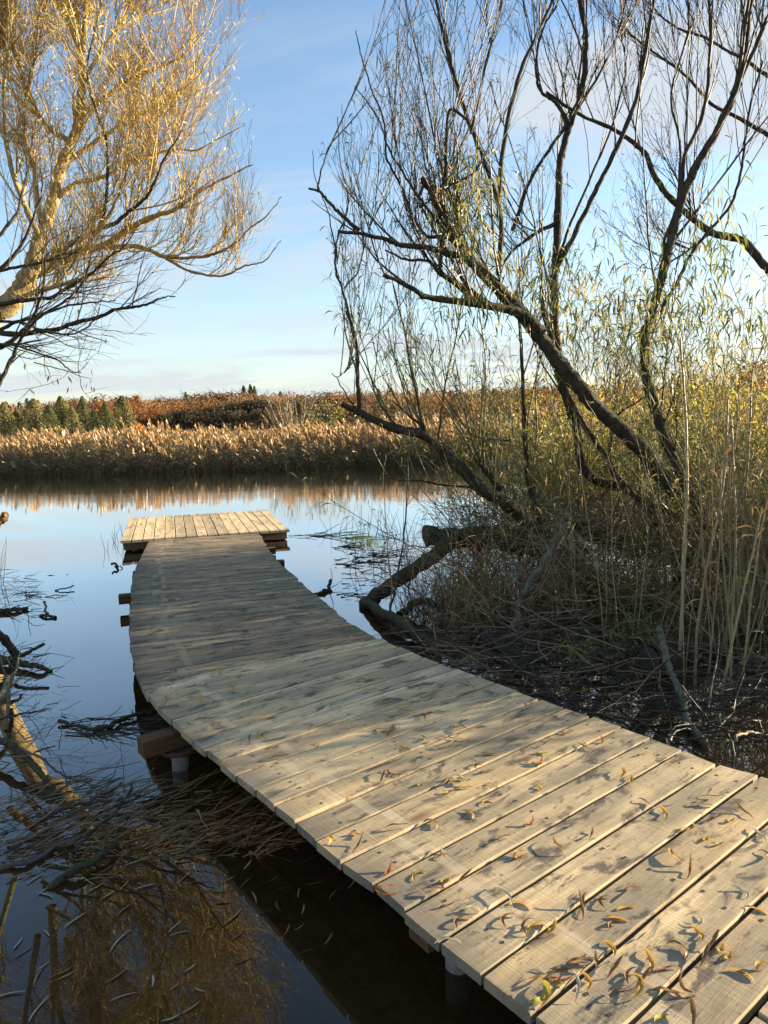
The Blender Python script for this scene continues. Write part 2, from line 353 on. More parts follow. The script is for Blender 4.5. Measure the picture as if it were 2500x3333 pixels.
m, nt, n_, l_ = mat('river_water'); p = pos(nt)
sx = N(nt, 'ShaderNodeSeparateXYZ'); l_.new(p, sx.inputs[0])
rip = noise(nt, mapping(nt, p, (1.3, 4.5, 1)), 1.6, 3, .55, .3); swell = noise(nt, mapping(nt, p, (.25, .9, 1)), 1., 2, .5)
amp = ramp(nt, math_(nt, 'MULTIPLY', sx.outputs[1], 1 / 40.), [(.10, (.0, .0, .0)), (.30, (.16, .16, .16)), (.42, (.85, .85, .85)), (.52, (.7, .7, .7)), (.62, (.3, .3, .3))])
band = ramp(nt, noise(nt, mapping(nt, p, (.05, .22, 1)), 1., 2, .5), [(.4, (.35, .35, .35)), (.62, (1, 1, 1))])
hgt = math_(nt, 'MULTIPLY', math_(nt, 'MULTIPLY', math_(nt, 'ADD', rip, math_(nt, 'MULTIPLY', swell, .6)), amp), band)
bn = N(nt, 'ShaderNodeBump'); bn.inputs['Strength'].default_value = .35; bn.inputs['Distance'].default_value = .012; l_.new(hgt, bn.inputs['Height'])
fr = N(nt, 'ShaderNodeFresnel'); fr.inputs['IOR'].default_value = 1.333; l_.new(bn.outputs[0], fr.inputs['Normal'])
g = N(nt, 'ShaderNodeBsdfGlossy'); g.inputs['Roughness'].default_value = .0; g.inputs[0].default_value = (1, 1, 1, 1); l_.new(bn.outputs[0], g.inputs['Normal'])
t = N(nt, 'ShaderNodeBsdfTransparent'); t.inputs[0].default_value = (.76, .62, .42, 1)
df = N(nt, 'ShaderNodeBsdfDiffuse'); df.inputs[0].default_value = (.105, .07, .032, 1); tm = N(nt, 'ShaderNodeMixShader'); tm.inputs[0].default_value = .17; l_.new(t.outputs[0], tm.inputs[1]); l_.new(df.outputs[0], tm.inputs[2])
x = N(nt, 'ShaderNodeMixShader'); o = N(nt, 'ShaderNodeOutputMaterial'); l_.new(ramp(nt, fr.outputs[0], [(.0, (0, 0, 0)), (.022, (.03, .03, .03)), (.05, (.14, .14, .14)), (.12, (.42, .42, .42)), (.3, (.76, .76, .76)), (.6, (.95, .95, .95)), (1, (1, 1, 1))]), x.inputs[0]); l_.new(tm.outputs[0], x.inputs[1]); l_.new(g.outputs[0], x.inputs[2]); l_.new(x.outputs[0], o.inputs[0])
tag(grid('river_water', np.array([-120., 120.]), np.array([-16., 60.]), lambda X, Y: X * 0, m), kind='structure')

# ------------------------------------------------------------------ the boardwalk
Lp = {2: (1729, 3292), 1: (1574, 3170), 0: (1436, 3062), -1: (1318, 2963), -2: (1219, 2876), -3: (1116, 2804), -4: (1030, 2734), -5: (963, 2674), -6: (895, 2620), -7: (833, 2568), -8: (772, 2522), -9: (722, 2478), -10: (674, 2442), -11: (630, 2406), -12: (592, 2373), -13: (556, 2342)}
Rp = {1: (2471, 2524), 0: (2336, 2486), -1: (2224, 2441), -2: (2116, 2403), -3: (2019, 2370), -4: (1923, 2333), -5: (1836, 2304), -6: (1759, 2277), -7: (1682, 2249), -8: (1612, 2224), -9: (1545, 2200), -10: (1481, 2178), -11: (1428, 2159), -12: (1375, 2140), -13: (1333, 2121)}
Ls = [D(*Lp[k]) for k in range(1, -14, -1)]; Rs = [D(*Rp[k]) for k in range(1, -14, -1)]
def resample(pts, n, k0=0):
    p = np.array(pts); s = np.concatenate([[0], np.cumsum(np.linalg.norm(np.diff(p, axis=0), axis=1))]); u = np.linspace(0, s[-1], n + 1)
    return np.stack([np.interp(u, s, p[:, i]) for i in range(3)], 1)
midL = resample(catmull([D(*q) for q in [(556, 2342), (524, 2314), (499, 2287), (470, 2243), (448, 2195), (434, 2150), (425, 2110)]]), 7)
midR = resample(catmull([D(*q) for q in [(1333, 2121), (1264, 2090), (1200, 2061), (1129, 2020)]]), 7)
farL = resample(catmull([D(*q) for q in [(425, 2110), (423, 2050), (424, 2000), (427, 1950), (430, 1890), (441, 1850), (461, 1810), (487, 1757)]]), 36)
farR = resample(catmull([D(*q) for q in [(1129, 2020), (1075, 1975), (1020, 1930), (970, 1887), (925, 1846), (897, 1818), (866, 1775), (846, 1736)]]), 36)
Ls = Ls + list(midL[1:]) + list(farL[1:]); Rs = Rs + list(midR[1:]) + list(farR[1:])
d1 = Ls[0] - Ls[1]; d2 = Rs[0] - Rs[1]
for k in range(3): Ls.insert(0, Ls[0] + d1 / np.linalg.norm(d1) * .163); Rs.insert(0, Rs[0] + d2 / np.linalg.norm(d2) * .168)
NEAR = 3 + 15 + 7
def board(mb, a, b, c, d, idx, m=0, th=.034, gap=.0045, overl=(0, 0)):
    """a-b: one long side (near), d-c the other; tops at these points"""
    e = norm(b - a); s = norm(d - a); e2 = norm(c - d)
    a = a + s * gap - e * overl[0]; b = b + norm(c - b) * gap + e * overl[1]; d = d - s * gap - e2 * overl[0]; c = c - norm(c - b) * gap + e2 * overl[1]
    nrm = norm(np.cross(b - a, d - a)); nrm = nrm if nrm[2] > 0 else -nrm
    a, b, c, d = [q + nrm * (rng.normal(0, .0012)) for q in (a, b, c, d)]
    L = np.linalg.norm(b - a); Wd = np.linalg.norm(d - a); K = 13; bv = .003
    ring = []
    for t in np.linspace(0, 1, K):
        lo = a + (b - a) * t; hi = d + (c - d) * t; w = norm(hi - lo); lo = lo + w * rng.normal(0, .0009); hi = hi + w * rng.normal(0, .0009); cup = nrm * rng.normal(0, .0006)
        ring.append([lo - nrm * th, lo - nrm * bv, lo + w * bv + cup, (lo + hi) / 2 - nrm * .001 + cup, hi - w * bv + cup, hi - nrm * bv, hi - nrm * th])
    v = np.array(ring); vv = [-.03, -.002, .003, Wd / 2, Wd - .003, Wd + .002, Wd + .03]
    q = []
    for i in range(K - 1):
        for j in range(6): q.append((i * 7 + j, (i + 1) * 7 + j, (i + 1) * 7 + j + 1, i * 7 + j + 1))
        q.append((i * 7 + 6, (i + 1) * 7 + 6, (i + 1) * 7, i * 7))
    o = (K - 1) * 7
    q += [(0, 1, 5, 6), (1, 2, 4, 5), (o + 6, o + 5, o + 1, o), (o + 5, o + 4, o + 2, o + 1)]
    off = rng.random() * 40
    uv = np.array([[(t * L + off, w_ + idx * .61) for w_ in vv] for t in np.linspace(0, 1, K)]).reshape(-1, 2)
    base = mb.n
    mb.add(v.reshape(-1, 3), q=q, t=[(2, 3, 4), (o + 4, o + 3, o + 2)], m=m, tint=rng.random()); mb.uv.append(uv); mb.uv2.append(np.array([[(t * L, (1 - t) * L) for _ in vv] for t in np.linspace(0, 1, K)]).reshape(-1, 2))
    return a, b, c, d, nrm
def screw(mb, c, nrm, r=.006, m=1):
    u = norm(np.cross(nrm, [1, .3, 0])); v = np.cross(nrm, u); k = 8
    ring = [c + nrm * .0008 + (u * math.cos(t) + v * math.sin(t)) * r for t in np.arange(k) * 2 * math.pi / k]
    mb.add(np.vstack([c + nrm * .0002, ring]), t=[(0, 1 + i, 1 + (i + 1) % k) for i in range(k)], m=m); mb.uv.append(np.zeros((k + 1, 2))); mb.uv2.append(np.ones((k + 1, 2)))
walk = thing('boardwalk', 'curving boardwalk of pale cross boards with black mildew blots and curled leaves on it', 'boardwalk', (0, 4, 0))
mb = MB()
for k in range(len(Ls) - 1):
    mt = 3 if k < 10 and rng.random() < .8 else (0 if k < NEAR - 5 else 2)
    ov = (rng.uniform(-.006, .010), rng.uniform(-.012, .014))
    a, b, c, d, nm = board(mb, Ls[k], Rs[k], Rs[k + 1], Ls[k + 1], k, mt, gap=.0065 if k < NEAR else .0045, overl=ov)
    for t in ((.09, .91) if k > NEAR else (.085, .45, .93)):
        for s in (.25, .75):
            q = (a + (b - a) * (t + rng.normal(0, .008))); q2 = d + (c - d) * (t + rng.normal(0, .008)); screw(mb, q + (q2 - q) * (s + rng.normal(0, .03)), nm)
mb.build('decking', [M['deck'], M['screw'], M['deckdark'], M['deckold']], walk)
for fr_ in (.10, .90):                                # the two stringers the boards are screwed to
    pts = np.array([l + (r - l) * fr_ for l, r in zip(Ls, Rs)]); pts[:, 2] -= .036; e = norm(np.gradient(pts, axis=0)); sd = norm(np.cross(e, [0, 0, 1])) * .024; n = len(pts)
    mb = MB(); dn = np.array([0, 0, -.045]); v = np.stack([pts - sd, pts + sd, pts + sd + dn, pts - sd + dn], 1).reshape(-1, 3); k = np.arange(n - 1)[:, None] * 4
    mb.add(v, q=np.concatenate([k + np.array([[a, (a + 1) % 4, 4 + (a + 1) % 4, 4 + a]]) for a in range(4)] + [np.array([[0, 3, 2, 1], [4 * n - 4, 4 * n - 3, 4 * n - 2, 4 * n - 1]])])); mb.build('stringer', M['beam'], walk)
def cross_beam(pl, pr, Lx, Rx, w=.045, h=.042, drop=.058):
    a = np.array(pl, float); b = np.array(pr, float); e = norm(b - a); a = a - e * Lx; b = b + e * Rx
    mbb = MB(); c = (a + b) / 2 - np.array([0, 0, drop + h]); s = norm(np.cross(e, [0, 0, 1])) * w
    box(mbb, c, (b - a) / 2, s, np.array([0, 0, h])); return mbb.build('cross_beam', M['beam'], walk), a, b
def pile(x, y, top):
    mbp = MB(); z = np.array([-.6, -.1, top - .025]); k = 20
    tubes(mbp, np.array([[x, y, q] for q in z]), np.array([.042] * 3), k, 0, cap=True); o = mbp.build('pile', M['steel'], walk, True)
    mbc = MB(); tubes(mbc, np.array([[x, y, q] for q in (top - .030, top - .022, top - .006, top)]), np.array([.046, .09, .093, .088]), 24, 0, cap=True)
    mbc.build('pile_cap', M['rust'], o)
def at_edge(k): return Ls[k], Rs[k]
kk = min(range(len(Ls)), key=lambda i: np.linalg.norm(Ls[i] - D(600, 2380)))
for idx, (Lx, Rx) in ((kk + 1, (.16, .02)), (kk - 11, (-.05, -.03)), (kk + 12, (-.05, -.04)), (kk + 22, (.12, -.02)), (kk + 30, (.04, .12)), (kk + 37, (-.02, .13))):
    idx = max(1, min(idx, len(Ls) - 2)); a_, b_ = at_edge(idx); beam, a_, b_ = cross_beam(a_, b_, Lx, Rx)
    zt = (a_[2] + b_[2]) / 2 - .058 - .084
    for t in (.11, .88):
        q = a_ + (b_ - a_) * t; pile(q[0], q[1], zt)

# the platform at its end
pc = [D(391, 1766), D(435, 1698), D(886, 1674), D(943, 1728)]      # front left, back left, back right, front right
ed = norm(pc[3] - pc[0]); bk = norm(np.cross([0, 0, 1], ed)); fl = pc[0]; frt = pc[3]; dep = 2.35
plat = thing('jetty_platform', 'sunlit rectangular platform of lengthwise boards at the far end of the boardwalk', 'platform', ((fl + frt) / 2 * [1, 1, 0]))
mb = MB(); nb = 16; wid = np.linalg.norm(frt - fl)
lift = np.array([0, 0, .022])
for i in range(nb):
    a = fl + ed * wid * i / nb + lift; d = fl + ed * wid * (i + 1) / nb + lift
    ov = rng.uniform(0, .02); mb_ = board(mb, d - bk * (.012), d + bk * (dep + ov * .5), a + bk * (dep + ov * .5), a - bk * .012, i, 0, .034, .006)
    for t in (.04, .5, .96):
        for s in (.25, .75): screw(mb, a + (d - a) * s + bk * dep * t, np.array([0, 0, 1.]))
mb.build('decking', [M['plat'], M['screw']], plat)
for nm, c, ax, ay in (('fascia_board', (fl + frt) / 2 + bk * .04, ed * (wid / 2 - .04), bk * .02), ('fascia_board', (fl + frt) / 2 + bk * (dep - .04), ed * (wid / 2 - .04), bk * .02),
                      ('fascia_board', fl + ed * .06 + bk * dep / 2, ed * .02, bk * (dep / 2 - .062)), ('fascia_board', frt - ed * .06 + bk * dep / 2, ed * .02, bk * (dep / 2 - .062))):
    mbf = MB(); c = np.array(c); c[2] = c[2] + .022 - .036 - .052; box(mbf, c, ax, ay, np.array([0, 0, .05])); mbf.build(nm, M['fascia'], plat)
for i in (1, 2):
    mbf = MB(); c = (fl + frt) / 2 + bk * dep * i / 3; c[2] += .022 - .036 - .045; box(mbf, c, ed * (wid / 2 - .085), bk * .024, np.array([0, 0, .043])); mbf.build('joist', M['beam'], plat)
for sx_ in (.08, .92):
    for sy_ in (.08, .92):
        q = fl + ed * wid * sx_ + bk * dep * sy_; mbp = MB(); tubes(mbp, np.array([[q[0], q[1], -.9], [q[0], q[1], -.2], [q[0], q[1], fl[2] - .02]]), np.array([.05] * 3), 12, 0, cap=True); mbp.build('pile', M['steel'], plat, True)

# the boardwalk on the bank, whose corner shows bottom right
lw = thing('bank_boardwalk', 'corner of another boardwalk on the bank with boards running the other way', 'boardwalk', (1.4, .2, 0))
mb = MB(); A = Ls[0]; B_ = Rs[0]; e = norm(B_ - A); s = -norm(d1); s = -s
s = norm(d1 + d2); s = s - e * (s @ e); s = norm(s)
for i in range(13):
    a = A - e * .25 + e * .162 * i + s * .014; a2 = a + e * .162
    board(mb, a, a + s * 2.6, a2 + s * 2.6, a2, 100 + i, 0, .034, .005)
mb.build('decking', [M['deck']], lw)
mb = MB(); c = A + e * .9 + s * 1.3; c[2] -= .036 + .06
for q in (-.85, .85): mb = MB(); box(mb, c + e * q, s * 1.25, e * .04, np.array([0, 0, .055])); mb.build('stringer', M['beam'], lw)
# ------------------------------------------------------------------ willows
def c1(l, Y0, Y1, ox=0., oy=0., k=1.):       # picture polyline -> 3-D, depth running from Y0 to Y1
    n = len(l); return np.array([P(ox + x * k, oy + y * k, Y0 + (Y1 - Y0) * i / (n - 1)) for i, (x, y) in enumerate(l)])
def limb_mesh(name, pts, r0, r1, mt, parent, sides=9, amp=.004, cap=False, knob=.12):
    p = wobble(catmull(pts, 9), amp); n = len(p); t = np.linspace(0, 1, n)
    r = (r0 + (r1 - r0) * t ** .8) * (1 + rng.normal(0, knob * .35, n) * (1 if r0 > .02 else 0))
    mb = MB(); tubes(mb, p, r, sides, 0, cap=cap, rough=.07 if r0 > .02 else 0); o = mb.build(name, mt, parent, True); return p, r, o
def batch(plist, n=14):
    """limbs of differing length, resampled to one array"""
    Ps, Rs_ = [], []
    for p, r in plist:
        s = np.concatenate([[0], np.cumsum(np.linalg.norm(np.diff(p, axis=0), axis=1))]); u = np.linspace(0, s[-1], n)
        Ps.append(np.stack([np.interp(u, s, p[:, i]) for i in range(3)], 1)); Rs_.append(np.interp(u, s, r))
    return np.array(Ps), np.array(Rs_)
def lens(Pn): return np.linalg.norm(np.diff(Pn, axis=1), axis=2).sum(1)

# --- the golden willow on the left bank (crop of the photo at 1.3272 per pixel)
K1 = 1 / 1.3272
lt = thing('willow_tree', 'big golden twigged willow on the left bank reaching over the water', 'tree', (-5.6, 8.6, .2))
limbs = []
def L1(l, Y0, Y1, r0, r1, mt='bark_gold'):
    p, r, _ = limb_mesh('limb', c1(l, Y0, Y1, k=K1), r0 * .74, r1 * .8, M[mt], lt); limbs.append((p, r)); return p
trunk = [np.array([-5.75, 8.9, -.1]), np.array([-5.6, 8.9, 1.0])] + list(c1([(-60, 1420), (20, 1330), (90, 1240), (140, 1150)], 8.9, 8.9, k=K1))
p, r, _ = limb_mesh('trunk', trunk, .17, .105, M['bark_gold'], lt, 12); limbs.append((p, r))
L1([(140, 1150), (172, 1020), (225, 880), (250, 740), (305, 610), (340, 500), (350, 380), (352, 250), (362, 110), (372, -60), (380, -300)], 8.9, 9.3, .125, .03)
L1([(140, 1150), (320, 1108), (450, 1075), (560, 1002), (660, 948), (760, 905), (870, 822), (980, 768), (1090, 712)], 8.9, 8.3, .085, .008)
L1([(450, 1075), (560, 1060), (650, 1075), (720, 1098), (880, 1096), (1000, 1050), (1080, 985), (1160, 930), (1215, 850)], 8.65, 8.0, .045, .006)
L1([(650, 1078), (750, 1140), (850, 1183), (980, 1190), (1060, 1158), (1150, 1128), (1215, 1040)], 8.5, 8.0, .03, .006)
L1([(230, 1090), (330, 1040), (420, 988), (480, 960), (560, 890), (640, 820), (700, 720), (740, 640), (790, 560)], 8.8, 8.0, .05, .008, 'bark_dark')
L1([(425, 985), (462, 880), (466, 650), (430, 500), (392, 400), (386, 270), (420, 120), (440, -40)], 8.3, 7.9, .028, .008, 'bark_dark')
L1([(255, 850), (330, 790), (440, 770), (560, 700), (640, 668), (760, 640), (860, 650), (960, 600), (1060, 540)], 9.0, 9.4, .05, .006)
L1([(285, 700), (420, 610), (560, 522), (700, 440), (830, 350), (900, 260), (950, 190)], 9.1, 9.6, .05, .006)
L1([(340, 500), (430, 430), (540, 350), (660, 300), (800, 240), (880, 140), (960, 20)], 9.1, 9.5, .045, .006)
L1([(305, 610), (210, 560), (130, 440), (90, 300), (60, 130), (50, -80)], 9.1, 9.4, .05, .01)
L1([(170, 1020), (110, 900), (60, 770), (25, 600), (20, 420), (40, 200), (30, -50)], 8.9, 8.5, .06, .012)
L1([(175, 960), (150, 830), (140, 700), (100, 560), (110, 400), (150, 250), (170, 80), (200, -120)], 8.9, 9.4, .05, .012)
L1([(350, 380), (420, 250), (500, 130), (560, 20), (620, -120)], 9.2, 9.6, .04, .012)
L1([(352, 250), (300, 120), (270, 0), (250, -140)], 9.25, 9.5, .035, .01)
L1([(500, 130), (600, 60), (720, 10), (800, -80)], 9.4, 9.8, .025, .008)
L1([(60, 1290), (150, 1260), (260, 1230), (340, 1205)], 8.6, 7.8, .05, .02)
L1([(90, 1240), (200, 1170), (300, 1110), (400, 1020), (470, 920), (520, 800), (560, 700)], 8.7, 8.2, .04, .008)
for a, b, r0 in (((-5.0, 9.1, 5.2), (-4.6, 9.3, 10.2), .06), ((-4.9, 9.2, 6.2), (-3.3, 9.6, 9.6), .045), ((-5.2, 9.0, 5.6), (-6.0, 8.6, 10.0), .05), ((-5.4, 9.0, 4.6), (-7.0, 9.6, 8.8), .05), ((-4.9, 9.2, 5.8), (-4.0, 8.3, 9.2), .04), ((-5.1, 9.1, 6.4), (-5.4, 10.2, 10.0), .04), ((-4.6, 9.2, 6.4), (-2.5, 8.7, 9.4), .045), ((-4.4, 9.0, 6.6), (-2.9, 7.8, 8.8), .04)):
    a, b = np.array(a), np.array(b); p, r, _ = limb_mesh('limb', [a, a + (b - a) * .33 + rng.normal(0, .15, 3), a + (b - a) * .66 + rng.normal(0, .15, 3), b], r0, .008, M['bark_gold'], lt); limbs.append((p, r))
Pn, Rn = batch(limbs, 16)
Pn, Rn = Pn[1:], Rn[1:]
S, Dd, rr, tt = spawn(Pn, Rn, 19, .08, 1., (.35, .95), .35, .5)
keep = Dd[:, 1] > -.75; S, Dd, rr = S[keep], Dd[keep], rr[keep]
b1 = grow(S, Dd, rng.uniform(.5, 1.25, len(S)), 8, .13, .10); rb1 = taper(np.clip(rr, .004, .013), 8, .35)
x_, y_ = proj(b1[:, -1]); ok = (x_ < np.interp(y_, [-900, 0, 300, 600, 750, 850, 930, 990, 1100], [740, 700, 770, 820, 900, 820, 770, 520, 250])) | (b1[:, 0, 2] > 6.5); b1, rb1 = b1[ok], rb1[ok]
S, Dd, rr, tt = spawn(b1, rb1, 11, .1, 1., (.3, .85), .25, .6)
b2 = grow(S, Dd, rng.uniform(.22, .62, len(S)), 6, .15, .13); rb2 = taper(np.clip(rr, .0022, .0042), 6, .4)
x_, y_ = proj(b2[:, -1]); ok = (x_ < np.interp(y_, [-900, 0, 300, 600, 750, 850, 930, 990, 1100], [760, 730, 800, 850, 935, 850, 800, 560, 300]) + rng.normal(0, 25, len(x_))) | (b2[:, 0, 2] > 6.5); b2, rb2 = b2[ok], rb2[ok]
S, Dd, rr, tt = spawn(b2, rb2, 4, .25, 1., (.3, .8), .2, .7)
b3 = grow(S, Dd, rng.uniform(.09, .30, len(S)), 4, .14, .10); rb3 = taper(np.full(len(S), .0021), 4, .5)
mb = MB(); tubes(mb, b1, rb1, 4); tubes(mb, b2, rb2, 3); tubes(mb, b3, rb3, 3); crown = mb.build('crown', M['twig_gold'], lt)
mb = MB(); zsel = rng.random(len(b3)) < np.clip((b3[:, 0, 2] - 3.0) / 3.2, .03, .9) * np.clip(1.35 - (b3[:, 0, 0] + 5.5) / 3.2, .12, 1)
q = b3[zsel]; S = np.concatenate([q[:, -1], q[:, 2]]); Dd = np.concatenate([q[:, -1] - q[:, -2], (q[:, 2] - q[:, 1]) + rng.normal(0, .06, (len(q), 3))])
leaves(mb, S, Dd, rng.uniform(.05, .10, len(S)), rng.uniform(.009, .015, len(S)), droop=.5); mb.build('foliage', M['leaf_gold'], crown)

# --- dark low branches of a nearer willow that leans in from the left edge
ln = thing('willow_tree', 'dark bare lower branches leaning in from the left edge in front of the golden willow', 'tree', (-4.55, 6.6, 0))
limbs = []
base = np.array([-4.7, 6.7, -.1])
p, r, _ = limb_mesh('trunk', [base, np.array([-4.62, 6.7, .8]), np.array([-4.45, 6.7, 1.6]), np.array([-4.3, 6.7, 2.3])], .10, .06, M['bark_dark'], ln); limbs.append((p, r))
for l, Y0, Y1, r0 in (([(-90, 1420), (60, 1440), (250, 1420), (400, 1380), (520, 1340), (640, 1325), (700, 1290), (757, 1280)], 6.7, 6.2, .032),
                      ([(-90, 1330), (80, 1300), (220, 1280), (350, 1200), (440, 1130), (520, 1070), (580, 990)], 6.7, 6.3, .026),
                      ([(-90, 1200), (0, 1175), (180, 1140), (260, 1100), (340, 1090)], 6.7, 6.6, .022),
                      ([(-90, 1480), (50, 1400), (200, 1350), (330, 1260), (380, 1170), (400, 1080)], 6.7, 6.2, .022),
                      ([(-90, 1560), (40, 1480), (130, 1400), (180, 1290), (200, 1170), (190, 1050)], 6.6, 6.4, .028),
                      ([(-60, 1750), (0, 1640), (60, 1500), (130, 1420), (230, 1340), (420, 1300), (500, 1297)], 6.4, 6.0, .024),
                      ([(-90, 1390), (40, 1385), (160, 1420), (280, 1430), (380, 1400), (430, 1330)], 6.7, 6.0, .016),
                      ([(-90, 1480), (20, 1490), (130, 1520), (240, 1560), (300, 1600), (350, 1610)], 6.6, 5.9, .014),
                      ([(-90, 1240), (60, 1100), (140, 960), (180, 820), (170, 660)], 6.7, 6.6, .024),
                      ([(-90, 1100), (20, 1000), (80, 880), (110, 720), (70, 560)], 6.7, 6.9, .022)):
    p, r, _ = limb_mesh('limb', c1(l, Y0, Y1, k=K1), r0, .004, M['bark_dark'], ln, 7); limbs.append((p, r))
Pn, Rn = batch(limbs[1:], 12)
S, Dd, rr, tt = spawn(Pn, Rn, 11, .15, 1., (.3, .9), .2, .5)
b1 = grow(S, Dd, rng.uniform(.25, .8, len(S)), 7, .16, .05); rb1 = taper(np.clip(rr, .003, .007), 7, .4)
S, Dd, rr, tt = spawn(b1, rb1, 4, .2, 1., (.3, .8), .1, .6)
b2 = grow(S, Dd, rng.uniform(.12, .35, len(S)), 5, .17, .0); rb2 = taper(np.full(len(S), .002), 5, .5)
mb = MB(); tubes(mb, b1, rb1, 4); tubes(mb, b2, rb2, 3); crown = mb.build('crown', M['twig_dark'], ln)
mb = MB(); lp = np.array([P(*q, 5.9) for q in [(222, 1222), (160, 1222), (168, 1236), (185, 1230), (225, 1255), (233, 1258), (262, 1250), (274, 1240), (285, 1245), (293, 1231), (300, 1232), (295, 1255), (300, 1260), (306, 1258), (297, 1200), (128, 1205), (95, 1265), (78, 1330), (40, 1348)]])
sel = rng.random(len(b2)) < .06; S = np.concatenate([lp, b2[sel, -1]])
leaves(mb, S, np.tile([.05, 0, -1.], (len(S), 1)) + rng.normal(0, .25, (len(S), 3)), rng.uniform(.05, .075, len(S)), .017, droop=.2); mb.build('foliage', M['leaf_olive'], crown)
# hanging twig that carries those leaves
mb = MB(); tw = [catmull(c1([(110, 1180), (170, 1195), (225, 1210), (262, 1225), (296, 1232)], 6.1, 5.9), 5), catmull(c1([(150, 1190), (160, 1210), (165, 1232)], 6.0, 5.9), 5)]
for q in tw: tubes(mb, q, np.linspace(.005, .002, len(q)), 4)
mb.build('twig', M['twig_dark'], ln)

# --- right hand willows (crop2/c4 of the photo at 1.106 per pixel)
K2 = .9042
def c2(l, Y0, Y1): return c1(l, Y0, Y1, 1000, 0, K2)
def c4(l, Y0, Y1): return c1(l, Y0, Y1, 1000, 1000, K2)
def inside(p):
    x, y = proj(p); edge = np.interp(y, [-900, 0, 150, 400, 600, 900, 1250, 1500], [1330, 1270, 1170, 1080, 1030, 1060, 1090, 1150]); return x > edge + rng.normal(0, 28, len(x))
def shoots(limbs, root, k=9, L=(.7, 1.9), upw=.9, t0=.2, zmin=1.2, k2=7, k3=2, lf=.5, leafm='leaf_olive', twm='twig_dark', topz=3.6, lfw=.0105, L2=(.22, .6)):
    Pn, Rn = batch(limbs, 14)
    S, Dd, rr, tt = spawn(Pn, Rn, k, t0, 1., (.3, 1.0), upw, .5)
    ok = S[:, 2] > zmin; S, Dd, rr = S[ok], Dd[ok], rr[ok]
    Ls_ = rng.uniform(*L, len(S)) * 1.3 * np.clip(Dd[:, 2] * 1.5 - .1, .22, 1); b1 = grow(S, Dd, Ls_, 9, .07, .10); rb1 = taper(np.clip(rr, .005, .012), 9, .28)
    ok = inside(b1[:, -1]) & inside(b1[:, 5]); b1, rb1 = b1[ok], rb1[ok]
    S, Dd, rr, tt = spawn(b1, rb1, k2, .12, 1., (.25, .7), .3, .6)
    b2 = grow(S, Dd, rng.uniform(*L2, len(S)), 6, .12, .08); rb2 = taper(np.clip(rr, .0022, .004), 6, .45)
    ok = inside(b2[:, -1]); b2, rb2 = b2[ok], rb2[ok]
    S, Dd, rr, tt = spawn(b2, rb2, k3, .2, 1., (.3, .8), .2, .7)
    b3 = grow(S, Dd, rng.uniform(.08, .25, len(S)), 4, .16, .02); rb3 = taper(np.full(len(S), .0018), 4, .5)
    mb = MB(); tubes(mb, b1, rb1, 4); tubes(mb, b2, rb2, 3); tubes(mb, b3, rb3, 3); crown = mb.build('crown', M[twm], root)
    mb = MB(); q = b3[rng.random(len(b3)) < lf]; z = q[:, 0, 2]
    S = np.concatenate([q[:, -1], q[:, 2], q[:, 1]]); Dd = np.concatenate([q[:, -1] - q[:, -2]] * 3) + rng.normal(0, .05, (3 * len(q), 3)) + np.array([0, 0, -.06])
    keep = rng.random(len(S)) < np.where(S[:, 2] > topz, .55, .9); S, Dd = S[keep], Dd[keep]
    hi = S[:, 2] > topz + rng.normal(0, .5, len(S))
    leaves(mb, S[~hi], Dd[~hi], rng.uniform(.07, .14, (~hi).sum()), lfw, 0, droop=1.1); leaves(mb, S[hi], Dd[hi], rng.uniform(.05, .09, hi.sum()), .008, 1, droop=.7)
    if mb.n: mb.build('foliage', [M[leafm], M['leaf_top']], crown)
    return crown
def clumps(root, centres, n=60, m='leaf_olive'):
    """hanging bunches of long narrow leaves"""
    mb = MB(); tw = MB()
    for c in centres:
        n = int(rng.uniform(45, 95)); S = c + rng.normal(0, 1, (n, 3)) * np.array([.12, .12, .19]); Dd = rng.normal(0, .5, (n, 3)) + np.array([0, 0, -.75])
        leaves(mb, S, Dd, rng.uniform(.09, .19, n), rng.uniform(.010, .016, n), droop=1.3)
    return mb.build('foliage', M[m], root)

# leaning mossy main willow
t1 = thing('willow_tree', 'largest mossy willow trunk on the right leaning up to the left over the water', 'tree', (3.7, 6.5, 0))
limbs = []
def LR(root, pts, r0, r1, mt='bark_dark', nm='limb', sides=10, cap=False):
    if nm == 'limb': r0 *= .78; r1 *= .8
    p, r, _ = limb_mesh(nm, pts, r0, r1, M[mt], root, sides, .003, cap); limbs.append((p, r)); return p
b0 = [np.array([4.35, 6.55, -.15]), np.array([4.0, 6.5, .35])]
LR(t1, b0 + list(c4([(1500, 860), (1400, 740), (1290, 630), (1200, 510), (1080, 400), (960, 270), (870, 150), (800, 70)], 6.45, 6.2)), .118, .056, nm='trunk', sides=16)
LR(t1, c2([(815, 1180), (700, 1050), (580, 930), (510, 820), (460, 720), (410, 640)], 6.2, 5.9), .085, .03, cap=True)
LR(t1, c2([(850, 1200), (790, 1140), (700, 1110), (590, 1090), (440, 1070), (380, 1045), (275, 988)], 6.2, 5.7), .065, .018, cap=True)
LR(t1, c2([(590, 935), (520, 915), (450, 895), (350, 880), (290, 862), (210, 840), (110, 833)], 6.0, 5.6), .042, .014, cap=True)
LR(t1, c2([(185, 830), (140, 795), (100, 760), (70, 725), (40, 690), (5, 678)], 5.65, 5.5), .022, .010, cap=True)
LR(t1, c2([(40, 690), (55, 620), (75, 560), (90, 510)], 5.55, 5.5), .010, .004)
LR(t1, c2([(640, 1100), (580, 1050), (520, 1010), (480, 985), (440, 940), (350, 925), (280, 900)], 6.1, 5.8), .04, .008)
